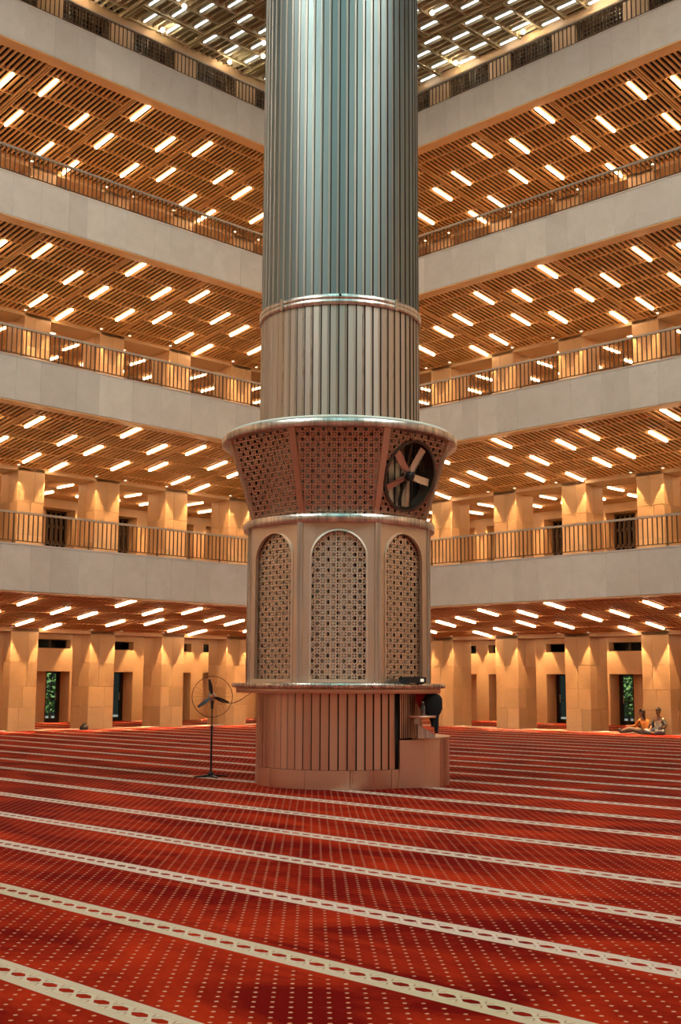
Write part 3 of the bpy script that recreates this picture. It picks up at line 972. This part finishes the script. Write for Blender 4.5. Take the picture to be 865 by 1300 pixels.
# flared crown
RF0, RF1, ZF0, ZF1 = 1.50, 1.925, 2.57, 3.885
c8, s8 = math.cos(math.pi / 8), math.sin(math.pi / 8)
LF = math.hypot((RF1 - RF0) * c8, ZF1 - ZF0)
def fpt(u, v, inn=0):
    """point on the flared face looking at -y; v from 0 (bottom) to LF (top)"""
    t = v / LF; r = (RF0 + (RF1 - RF0) * t) * c8 - inn
    return (u, -r, ZF0 + (ZF1 - ZF0) * t)
def fhw(v): return (RF0 + (RF1 - RF0) * v / LF) * s8
VC = LF * .50
def funnel_screen(hole):
    b = MB()
    def fn(u, v):
        v = min(max(v, 0), LF); h_ = fhw(v) - .012; u = min(max(u, -h_), h_)
        if hole:
            d = math.hypot(u, v - VC)
            if d < .565 and d > 1e-6: u, v = u / d * .565, VC + (v - VC) / d * .565
        return fpt(u, v, .012)
    nv = int(LF / CE) + 1
    for i in range(-10, 11):
        for j in range(nv + 1):
            u, v = i * CE, j * CE + CE * .4
            if v - CE / 2 > LF or abs(u) - CE * .45 > fhw(min(v, LF)) - .02: continue
            if hole and math.hypot(u, v - VC) < .565 - CE * .2: continue
            cell(b, u, v, CE, (i + j + 1) % 2, fn)
    return b.mesh('crown_lattice', M['crown'])
fs0, fs1 = funnel_screen(False), funnel_screen(True)
bar = MB()
def edge_pt(R_, z, da, dr=0): 
    return ((R_ + dr) * math.sin(da), -(R_ + dr) * math.cos(da), z)
for da in (0,):
    w0 = R(1.6); 
    bar.hexa([edge_pt(RF0, ZF0, -w0, .012), edge_pt(RF0, ZF0, w0, .012), edge_pt(RF0, ZF0, w0, -.03), edge_pt(RF0, ZF0, -w0, -.03)],
             [edge_pt(RF1, ZF1, -w0, .012), edge_pt(RF1, ZF1, w0, .012), edge_pt(RF1, ZF1, w0, -.03), edge_pt(RF1, ZF1, -w0, -.03)])
bar_m = bar.mesh('crown_rib', M['crown'])
for i in range(8):
    a = R(45 * i)
    o = put('crown_lattice', fs1 if i in (1,) else fs0, ks, OFF, (0, 0, a)); solid(o, .008)
    if i in (2, 3, 4, 5, 6):
        b = MB(); q4 = [fpt(-fhw(0) + .02, 0, .05), fpt(fhw(0) - .02, 0, .05), fpt(fhw(LF) - .02, LF, .05), fpt(-fhw(LF) + .02, LF, .05)]
        b.hexa([q4[0], q4[1], (q4[1][0], q4[1][1] + .02, q4[1][2]), (q4[0][0], q4[0][1] + .02, q4[0][2])], [q4[3], q4[2], (q4[2][0], q4[2][1] + .02, q4[2][2]), (q4[3][0], q4[3][1] + .02, q4[3][2])])
        b.build('backing_panel', M['copper'], ks, loc=OFF, rot=(0, 0, a))
    put('crown_rib', bar_m, ks, OFF, (0, 0, a + R(22.5)))
kb(MB().lathe([(1.80, 3.87), (1.955, 3.87), (1.962, 3.877), (1.962, 3.978), (1.955, 3.985), (1.80, 3.985), (1.80, 3.87)], n=144), 'upper_band', M['steel_rim'])
kb(MB().lathe([(1.36, 4.06), (1.88, 4.045), (1.90, 3.985), (1.80, 3.985)], n=144), 'crown_cover', mat('pale_cover', (.62, .66, .58), .5))

# big fan set in the crown
tilt = math.atan((RF1 - RF0) * c8 / (ZF1 - ZF0))
fc = Vector(fpt(0, VC))
bf = empty('crown_fan', (0, 0, 0), label='large round five-bladed fan set in the kiosk crown on the seated pair side', cat='fan')
bf.matrix_world = Matrix.Translation((CX, CY, 0)) @ Matrix.Rotation(RC + R(45), 4, 'Z') @ Matrix.Translation(fc) @ Matrix.Rotation(tilt, 4, 'X')
# local: x right, z up along the face, -y outwards
def circ(r, y, n=64): return [(r * math.cos(2 * math.pi * i / n), y, r * math.sin(2 * math.pi * i / n)) for i in range(n)]
b = MB(); b.ring([circ(.530, -.012), circ(.575, -.012), circ(.575, .02), circ(.530, .02), circ(.530, -.012)], False, False); b.build('guard_ring', M['steel_dark'], bf)
b = MB(); b.ring([circ(.535, .02), circ(.52, .16), circ(.50, .16), circ(.515, .02)], False, False); b.build('shroud', M['steel_dark'], bf)
MB().tube([(0, -.045, 0), (0, -.03, 0), (0, .12, 0)], [.05, .075, .075], 20).build('hub', M['black'], bf)
bl = MB()
bl.hexa([(-.052, .055, .05), (.052, .020, .05), (.052, .028, .05), (-.052, .063, .05)], [(-.060, .045, .50), (.060, .025, .50), (.060, .033, .50), (-.060, .053, .50)])
bl_m = bl.mesh('blade', M['steel_panel'])
for a in (66, -6, -78, -150, 138): put('blade', bl_m, bf, (0, 0, 0), (0, -R(a - 90), 0))
g = MB()
for a in (20, 65, 110, 155):
    c_, s_ = math.cos(R(a)), math.sin(R(a)); g.tube([(-.53 * c_, -.01, -.53 * s_), (.53 * c_, -.01, .53 * s_)], .0035, 5)
g.build('guard_wire', M['blackmetal'], bf)
# back plate of the fan housing
MB().box(-.02, .02, .10, .13, -.5, .5).build('bracket', M['steel_dark'], bf)

# ------------------------------------------------------------------ desk and what lies about it
LM = Matrix.Translation((CX, CY, 0)) @ Matrix.Rotation(RC, 4, 'Z')
def L2W(x, y, z): return LM @ Vector((x, y, z))
def at(name, x, y, z, rz=0, **kw): return empty(name, L2W(x, y, z), RC + rz, **kw)
dk = empty('desk', (CX, CY, FLOOR), RC, label='low curved steel desk built against the kiosk on the seated pair side', cat='desk')
pts = [(44.5, 1.36), (57, 1.59), (68, 1.72), (71.5, 1.745), (75, 1.765), (78.5, 1.78), (82, 1.79), (85.5, 1.795), (89, 1.80), (93, 1.80), (100, 1.80), (112, 1.80), (125, 1.80), (138, 1.78)]
P2 = lambda a, r, z: (r * math.sin(R(a)), -r * math.cos(R(a)), z)
for (a0, r0), (a1, r1) in zip(pts, pts[1:]):
    b = MB()
    b.hexa([P2(a0 + .1, r0, FLOOR), P2(a1 - .1, r1, FLOOR), P2(a1 - .1, r1 - .03, FLOOR), P2(a0 + .1, r0 - .03, FLOOR)],
           [P2(a0 + .1, r0, -.875), P2(a1 - .1, r1, -.875), P2(a1 - .1, r1 - .03, -.875), P2(a0 + .1, r0 - .03, -.875)])
    b.build('side_panel', M['copper'], dk, loc=OFF)
b = MB()
rings = [[P2(a, r + .015, -.875), P2(a, r + .015, -.845), P2(a, 1.37, -.845), P2(a, 1.37, -.875)] for a, r in pts[1:]]
b.ring(rings, True, False); b.build('desk_top', M['copper'], dk, loc=OFF)
MB().hexa([P2(41.3, 1.33, FLOOR), P2(44.2, 1.33, FLOOR), P2(44.2, 1.29, FLOOR), P2(41.3, 1.29, FLOOR)], [P2(41.3, 1.33, -1.31), P2(44.2, 1.33, -1.31), P2(44.2, 1.29, -1.31), P2(41.3, 1.29, -1.31)]).build('dark_gap_cover', M['black'], dk, loc=OFF)  # black piece standing in for the shade in the gap

sh = at('wall_shelf', 1.30, -.62, -.54, label='small rounded steel shelf on the kiosk side above the desk', cat='shelf')
MB().lathe([(.001, 0), (.235, 0), (.245, .008), (.245, .028), (.235, .035), (.001, .035)], n=40).build('board', M['copper'], sh)
MB().box(-.18, -.02, -.01, .01, -.10, 0).build('bracket', M['steel_side'], sh)
clear = mat('clear_plastic', (.9, .88, .85), .1, 0, **{'Transmission Weight': .85, 'IOR': 1.2})
bt = at('water_bottle', 1.33, -.70, -.505, label='clear plastic water bottle standing on the small rounded shelf', cat='bottle')
MB().lathe([(.001, 0), (.034, 0), (.037, .01), (.037, .13), (.03, .155), (.014, .18), (.014, .195), (.001, .195)], n=20).build('body', clear, bt)
MB().lathe([(.001, .195), (.017, .195), (.017, .215), (.001, .215)], n=16).build('cap', M['white'], bt)
bx = at('collection_box', 1.36, -.86, -.845, R(8), label='copper-toned metal box with sloping lid on the low desk', cat='box')
b = MB(); b.hexa([(-.14, -.10, 0), (.13, -.10, 0), (.13, .12, 0), (-.14, .12, 0)], [(-.14, -.10, .20), (.13, -.10, .05), (.13, .12, .05), (-.14, .12, .20)]); b.build('body', M['steel_rim'], bx)
b = MB(); b.hexa([(-.145, -.105, .202), (.135, -.105, .052), (.135, .125, .052), (-.145, .125, .202)], [(-.145, -.105, .214), (.135, -.105, .064), (.135, .125, .064), (-.145, .125, .214)]); b.build('lid', M['copper'], bx)
cloth_k = mat('black_cloth', (.012, .012, .014), .9)
cloth_r = mat('red_cloth', (.42, .008, .015), .85)
jk = at('hanging_jacket', 1.50, -.60, -.80, label='black jacket hanging from the counter edge over the low desk', cat='jacket')
def blob(prof, n=20, seed=1):
    rng = random.Random(seed); rings = []
    for z, rx, ry, ox, oy in prof:
        rings.append([(ox + rx * (1 + .06 * math.sin(3 * t + z * 9)) * math.cos(t), oy + ry * math.sin(t), z) for t in [2 * math.pi * k / n for k in range(n)]])
    return MB().ring(rings, True, True)
blob([(.20, .05, .03, .0, 0), (.26, .07, .045, 0, 0), (.33, .12, .06, -.005, 0), (.40, .155, .075, -.01, 0), (.48, .165, .08, -.01, 0), (.56, .15, .075, 0, 0), (.61, .11, .06, 0, 0), (.635, .05, .03, 0, 0)]).build('jacket_body', cloth_k, jk)
blob([(.02, .022, .02, .05, .0), (.12, .035, .03, .045, 0), (.25, .045, .035, .04, -.01), (.38, .05, .04, .05, 0)], 12).build('sleeve', cloth_k, jk)
blob([(.12, .03, .025, -.01, -.02), (.20, .04, .03, -.005, -.02), (.28, .05, .035, .0, -.02), (.40, .06, .04, .0, 0)], 12).build('sleeve', cloth_k, jk)
rc = at('red_cloth', 1.325, -.56, -.55, label='red cloth hanging beside the black jacket under the counter', cat='cloth')
blob([(.0, .02, .01, .06, 0), (.1, .05, .018, .045, 0), (.25, .09, .022, 0, 0), (.385, .10, .025, 0, 0)], 20).build('fabric', cloth_r, rc)
eb = at('black_box', 1.145, -1.24, -.012, R(40), label='flat black electronic box with a small pale panel lying on the counter', cat='box')
MB().box(-.20, .18, -.10, .10, .008, .10).build('case', M['black'], eb)
MB().box(.06, .13, -.104, -.10, .03, .075).build('display', emit('display_glow', (1.0, .85, .6), .9), eb)  # small pale panel drawn with weak emission
MB().box(-.18, -.15, -.08, .08, 0, .008).box(.13, .16, -.08, .08, 0, .008).build('foot', M['black'], eb)
MB().tube([(-.20, 0, .05), (-.28, -.01, .03), (-.36, .03, .004)], .006, 6).build('plug_lead', M['black'], eb)

# ------------------------------------------------------------------ standing fan
FX, FY = 13.19, 16.28
sf = empty('standing_fan', (FX, FY, FLOOR), R(-40), label='tall black pedestal fan with three blades and round cage standing on the carpet', cat='fan')
for a in (20, 110, 200, 290):
    c_, s_ = math.cos(R(a)), math.sin(R(a))
    MB().hexa([(-.03 * s_, .03 * c_, 0), (.03 * s_, -.03 * c_, 0), (.30 * c_ + .02 * s_, .30 * s_ - .02 * c_, 0), (.30 * c_ - .02 * s_, .30 * s_ + .02 * c_, 0)][::-1] if False else
              [(.03 * s_, -.03 * c_, 0), (.30 * c_ + .02 * s_, .30 * s_ - .02 * c_, 0), (.30 * c_ - .02 * s_, .30 * s_ + .02 * c_, 0), (-.03 * s_, .03 * c_, 0)],
              [(.03 * s_, -.03 * c_, .045), (.30 * c_ + .02 * s_, .30 * s_ - .02 * c_, .02), (.30 * c_ - .02 * s_, .30 * s_ + .02 * c_, .02), (-.03 * s_, .03 * c_, .045)]).build('foot', M['blackmetal'], sf)
MB().lathe([(.001, .03), (.06, .03), (.05, .07), (.022, .09), (.001, .09)], n=20).build('base_hub', M['blackmetal'], sf)
MB().tube([(0, 0, .06), (0, 0, .83)], .018, 12).build('lower_pole', M['blackmetal'], sf)
MB().tube([(0, 0, .80), (0, 0, .86)], .026, 12).build('collar', M['black'], sf)
MB().tube([(0, 0, .85), (0, 0, 1.22)], .011, 12).build('upper_pole', M['steel_dark'], sf)
MB().tube([(0, 0, 1.14), (0, 0, 1.26)], .024, 12).build('neck', M['black'], sf)
hz = 1.35
MB().tube([(0, -.02, hz), (0, .03, hz), (0, .14, hz), (0, .18, hz - .0)], [.05, .075, .07, .04], 20).build('motor', M['steel_rim'], sf)
MB().tube([(0, -.085, hz), (0, -.075, hz), (0, -.03, hz)], [.02, .042, .042], 20).build('hub', mat('copper_cap', (.55, .22, .12), .4, .6), sf)
MB().tube([(0, .05, hz - .12), (0, .06, hz - .03)], .03, 12).build('yoke', M['black'], sf)
def blade2():
    b = MB(); n = 8
    lo, hi = [], []
    for i in range(n + 1):
        t = i / n; r = .04 + .26 * t; wv = .018 + .022 * math.sin(math.pi * min(1, t * 1.05)) * (1 - .35 * t)
        wv = max(wv, .012)
        tw = R(28 - 14 * t)
        lo.append((-wv * math.cos(tw), -.05 - wv * math.sin(tw), r)); hi.append((wv * math.cos(tw), -.05 + wv * math.sin(tw), r))
    for i in range(n):
        a, c, d, e = lo[i], hi[i], hi[i + 1], lo[i + 1]
        off = Vector((0, .005, 0))
        b.add([a, c, d, e] + [tuple(Vector(q) + off) for q in (a, c, d, e)], [(0, 1, 2, 3), (7, 6, 5, 4), (0, 4, 5, 1), (1, 5, 6, 2), (2, 6, 7, 3), (3, 7, 4, 0)])
    return b.mesh('blade', M['black'])
b2 = blade2()
for a in (101, -20, 216): put('blade', b2, sf, (0, 0, hz), (0, -R(a - 90), 0))
def tor(r, y, t):
    b = MB(); n = 56
    pts_ = [(r * math.cos(2 * math.pi * i / n), y, hz + r * math.sin(2 * math.pi * i / n)) for i in range(n + 1)]
    return b.tube(pts_, t, 6)
tor(.345, -.04, .006).build('cage_ring', M['blackmetal'], sf)
wm = MB()
for y0_ in (-.11, .05):
    for k in range(24):
        a = 2 * math.pi * k / 24; c_, s_ = math.cos(a), math.sin(a)
        wm.tube([(.05 * c_, y0_, hz + .05 * s_), (.25 * c_, y0_ * .9, hz + .25 * s_), (.345 * c_, -.04, hz + .345 * s_)], .0007, 4)
wm.build('cage_wire', M['steel_dark'], sf, kind='stuff')
p0 = Vector((FX, FY, 0)) + Matrix.Rotation(R(-40), 3, 'Z') @ Vector((.06, .16, 0)); p0.z = FLOOR + hz - .0
p3 = L2W(-1.40, -.35, -.17)
cp = []
for i in range(15):
    t = i / 14; q = p0.lerp(p3, t); q.z -= .16 * math.sin(math.pi * t) * (1 - .3 * t); cp.append(tuple(q))
cd = MB().tube([tuple(Vector(q) - Vector(cp[0])) for q in cp], .006, 6).build('power_cord', M['steel_dark'], None, label='thin power cord sagging from the standing fan to the kiosk counter', cat='cord')
cd.location = cp[0]

# dark bag left at a pillar foot
bg = empty('black_bag', (22.72, 34.78, FLOOR), R(10), label='small black bag lying at the foot of a pillar on the fan side', cat='bag')
blob([(0, .16, .08, 0, 0), (.05, .18, .10, 0, 0), (.14, .14, .08, .02, 0), (.2, .05, .04, .03, 0)], 16).build('body', cloth_k, bg)
MB().tube([(-.06, 0, .17), (-.03, 0, .25), (.06, 0, .25), (.09, 0, .16)], .008, 6).build('handle', cloth_k, bg)

# ------------------------------------------------------------------ the seated pair
def T_(l, t, z): return (-t, l, z)
def skin_mesh(name, nodes, edges, m, parent, sub=2):
    idx = {k: i for i, k in enumerate(nodes)}
    me = bpy.data.meshes.new(name)
    me.from_pydata([T_(*nodes[k][:3]) for k in nodes], [(idx[a], idx[b_]) for a, b_ in edges], [])
    o = bpy.data.objects.new(name, me); COL.objects.link(o); o.parent = parent
    me.materials.append(m)
    md = o.modifiers.new('skin', 'SKIN'); md.use_smooth_shade = True
    for i, k in enumerate(nodes):
        sv = me.skin_vertices[0].data[i]; r = nodes[k][3]
        sv.radius = r if isinstance(r, tuple) else (r, r); sv.use_root = (i == 0)
    s2 = o.modifiers.new('sub', 'SUBSURF'); s2.levels = 1; s2.render_levels = sub
    return o
skin_m = mat('brown_skin', (.24, .11, .06), .55)
skin_w = mat('light_brown_skin', (.33, .17, .10), .55)
hair_m = mat('dark_hair', (.015, .01, .008), .6)
hair_w = mat('brown_hair', (.035, .016, .01), .6)
def head(parent, c, yaw, skin, hair, longhair):
    """c: centre; yaw: which way the face turns (0 = towards the hall, + = towards the door)"""
    hd = MB(); n = 20; rings = []
    prof = [(-.118, .030, .038), (-.105, .050, .060), (-.07, .064, .080), (-.02, .072, .092), (.03, .075, .096), (.07, .066, .086), (.10, .042, .056), (.115, .012, .018)]
    for z, rx, ry in prof:
        rings.append([(rx * math.cos(t), ry * math.sin(t) + (-.010 if z < -.06 else 0), z) for t in [2 * math.pi * k / n for k in range(n)]])
    hd.ring(rings, True, True)
    hd.add([(-.014, -.086, -.03), (.014, -.086, -.03), (0, -.118, -.028), (0, -.088, .02)], [(0, 1, 2), (0, 2, 3), (1, 3, 2)])
    ho = hd.build('head', skin, parent, loc=T_(*c), rot=(0, 0, R(-90) - yaw))
    for s_ in (-1, 1):
        MB().lathe([(.001, -.008), (.009, -.005), (.011, 0), (.009, .005), (.001, .008)], .028 * s_, -.088, 10).build('eye', M['black'], ho)
        MB().lathe([(.001, -.03), (.010, -.022), (.014, 0), (.012, .022), (.001, .03)], .076 * s_, .0, 10).build('ear', skin, ho)
        MB().box(.012 * s_ if s_ > 0 else -.044, .044 if s_ > 0 else -.012, -.094, -.086, .022, .028).build('eyebrow', hair, ho)
    MB().box(-.022, .022, -.092, -.080, -.066, -.056).build('mouth', mat('lips', (.2, .05, .04), .5), ho)
    hb = MB(); rings = []
    for z, rx, ry in [(-.03, .066, .070), (.0, .080, .096), (.05, .084, .104), (.085, .070, .090), (.115, .040, .055), (.128, .008, .012)]:
        rings.append([(rx * math.cos(t), max(ry * math.sin(t) + .010, (-.075 if z < .04 else -.2)) if z < .04 and math.sin(t) < 0 and False else ry * math.sin(t) + (.022 if z < .04 else .008), z) for t in [2 * math.pi * k / n for k in range(n)]])
    hb.ring(rings, True, True)
    if longhair:
        rings = []
        for z, rx, ry, oy in [(-.30, .04, .02, .075), (-.24, .075, .032, .078), (-.14, .085, .045, .062), (-.05, .088, .07, .035), (.03, .086, .08, .022)]:
            rings.append([(rx * math.cos(t), ry * math.sin(t) + oy, z) for t in [2 * math.pi * k / n for k in range(n)]])
        hb.ring(rings, True, True)
    hb.build('hair', hair, ho)
def fingers(nodes, edges, hand, tag_, d):
    """five short finger chains leaving the hand node along d (l,t,z), unequal and slightly curled"""
    x, y, z, _ = nodes[hand]; D_ = Vector(d).normalized(); S_ = D_.cross(Vector((0, 0, 1))).normalized()
    for i, (o_, ln) in enumerate(((-.030, .065), (-.010, .075), (.010, .070), (.030, .055), (.045, .045))):
        base = Vector((x, y, z)) + S_ * o_ + D_ * (.045 if i < 4 else .0)
        tip = base + D_ * ln + Vector((0, 0, -.018)) + (S_ * .02 if i == 4 else Vector((0, 0, 0)))
        k1, k2 = tag_ + 'k%d' % i, tag_ + 't%d' % i
        nodes[k1] = (*base, .009); nodes[k2] = (*tip, .0075)
        edges += [(hand, k1), (k1, k2)]

def person(loc, label, J, colors, yaw, longhair, hz_):
    root = empty('person', loc, 0, label=label, cat='person')
    nodes = {k: J[k] for k in J}
    E_ = [('pelvis', 'waist'), ('waist', 'chest'), ('chest', 'neck'), ('neck', 'skull')]
    for s_ in 'lr':
        E_ += [('chest', 'sh' + s_), ('sh' + s_, 'el' + s_), ('el' + s_, 'wr' + s_), ('wr' + s_, 'hd' + s_), ('pelvis', 'hip' + s_), ('hip' + s_, 'kn' + s_), ('kn' + s_, 'an' + s_), ('an' + s_, 'toe' + s_)]
    for s_ in 'lr':
        d = Vector(J['hd' + s_][:3]) - Vector(J['wr' + s_][:3])
        fingers(nodes, E_, 'hd' + s_, s_, tuple(d))
    skin_mesh('body', nodes, E_, colors[0], root)
    def fat(keys, f): return {k: (*J[k][:3], J[k][3] * f + .006) for k in keys}
    sn = fat(['waist', 'pelvis', 'chest', 'shl', 'shr', 'ell', 'elr'], 1.12)
    se = [('pelvis', 'waist'), ('waist', 'chest'), ('chest', 'shl'), ('chest', 'shr'), ('shl', 'ell'), ('shr', 'elr')]
    if longhair:
        sn.update(fat(['wrl', 'wrr'], 1.15)); se += [('ell', 'wrl'), ('elr', 'wrr')]
        skin_mesh('shirt', sn, se, colors[1], root)
    else:
        tn = {k: sn[k] for k in ('waist', 'pelvis', 'chest')}; nk = J['neck']; tn['nk'] = (*nk[:3], nk[3] * 1.2)
        for s_ in 'lr': tn['s' + s_] = (*(Vector(J['chest'][:3]).lerp(Vector(J['sh' + s_][:3]), .7)), .085)
        skin_mesh('shirt', tn, [('pelvis', 'waist'), ('waist', 'chest'), ('chest', 'nk'), ('chest', 'sl'), ('chest', 'sr')], colors[1], root)
        for s_ in 'lr':
            a_ = {'c': (*(Vector(J['chest'][:3]).lerp(Vector(J['sh' + s_][:3]), .5)), .075), 's': sn['sh' + s_], 'e': sn['el' + s_]}
            skin_mesh('sleeve', a_, [('c', 's'), ('s', 'e')], colors[4], root)
    tn = fat(['pelvis', 'hipl', 'knl', 'anl', 'hipr', 'knr', 'anr'], 1.12)
    skin_mesh('trousers', tn, [('pelvis', 'hipl'), ('hipl', 'knl'), ('knl', 'anl'), ('pelvis', 'hipr'), ('hipr', 'knr'), ('knr', 'anr')], colors[2], root)
    head(root, J['skull'][:3][:2] + (hz_,), yaw, colors[0], colors[3], longhair)
    return root
denim = mat('blue_grey_denim', (.16, .19, .24), .85)
denim2 = mat('grey_denim', (.20, .16, .13), .85)
J_man = {'pelvis': (0, .14, .11, .12), 'waist': (0, .12, .26, .115), 'chest': (0, .11, .42, .125), 'neck': (0, .13, .56, .05), 'skull': (0, .15, .66, .05),
         'shl': (.17, .12, .48, .058), 'ell': (.25, .16, .26, .042), 'wrl': (.20, .36, .17, .030), 'hdl': (.17, .42, .165, .030),
         'shr': (-.17, .12, .48, .058), 'elr': (-.26, .16, .26, .042), 'wrr': (-.24, .36, .20, .030), 'hdr': (-.20, .42, .19, .030),
         'hipl': (.11, .18, .10, .095), 'knl': (.36, .42, .12, .065), 'anl': (.02, .52, .06, .048), 'toel': (-.10, .56, .05, .035),
         'hipr': (-.11, .18, .10, .095), 'knr': (-.33, .44, .12, .065), 'anr': (-.02, .42, .07, .048), 'toer': (.12, .46, .05, .035)}
person((34.93, 20.33, FLOOR), 'man in pale shirt with grey sleeves and blue-grey jeans, sitting cross-legged against a pillar', J_man, (skin_m, mat('pale_shirt', (.42, .37, .31), .85), denim, hair_m, mat('grey_sleeve', (.10, .11, .11), .85)), R(0), False, .735)
J_wom = {'pelvis': (0, .16, .11, .115), 'waist': (.01, .15, .25, .095), 'chest': (.02, .16, .39, .105), 'neck': (.04, .17, .51, .042), 'skull': (.06, .18, .60, .042),
         'shl': (.10, .26, .45, .050), 'ell': (.22, .32, .26, .038), 'wrl': (.40, .32, .25, .027), 'hdl': (.46, .32, .265, .026),
         'shr': (-.06, .05, .45, .050), 'elr': (.08, .10, .24, .038), 'wrr': (.27, .17, .27, .027), 'hdr': (.33, .19, .28, .026),
         'hipl': (.06, .24, .10, .09), 'knl': (.40, .36, .17, .062), 'anl': (.72, .38, .06, .045), 'toel': (.80, .40, .13, .032),
         'hipr': (.04, .10, .10, .09), 'knr': (.42, .18, .13, .062), 'anr': (.76, .22, .06, .045), 'toer': (.84, .22, .13, .032)}
wmn = person((34.90, 20.83, FLOOR), 'woman with long dark hair in orange top and grey trousers, sitting with legs stretched out', J_wom, (skin_w, mat('orange_top', (.50, .17, .035), .85), denim2, hair_w, None), R(50), True, .685)
for q in ('l', 'r'):
    a_, t_ = Vector(T_(*J_wom['an' + q][:3])), Vector(T_(*J_wom['toe' + q][:3]))
    MB().tube([tuple(a_ + Vector((0, -.02, -.01))), tuple(a_.lerp(t_, .6)), tuple(t_ + Vector((0, .01, .03)))], [.045, .05, .03], 12).build('shoe', mat('dark_shoe', (.04, .02, .015), .6), wmn)
bp = empty('backpack', (34.84, 20.585, FLOOR), R(95), label='black backpack standing on the carpet between the seated man and woman', cat='backpack')
blob([(0, .11, .075, 0, 0), (.04, .125, .085, 0, 0), (.20, .12, .085, 0, 0), (.30, .10, .07, 0, 0), (.345, .05, .04, 0, 0)], 18).build('body', cloth_k, bp)
blob([(.03, .085, .05, 0, -.06), (.15, .085, .05, 0, -.06), (.18, .05, .03, 0, -.06)], 14).build('pocket', M['black'], bp)
MB().tube([(-.03, 0, .335), (-.02, 0, .375), (.02, 0, .375), (.03, 0, .335)], .008, 6).build('handle', cloth_k, bp)
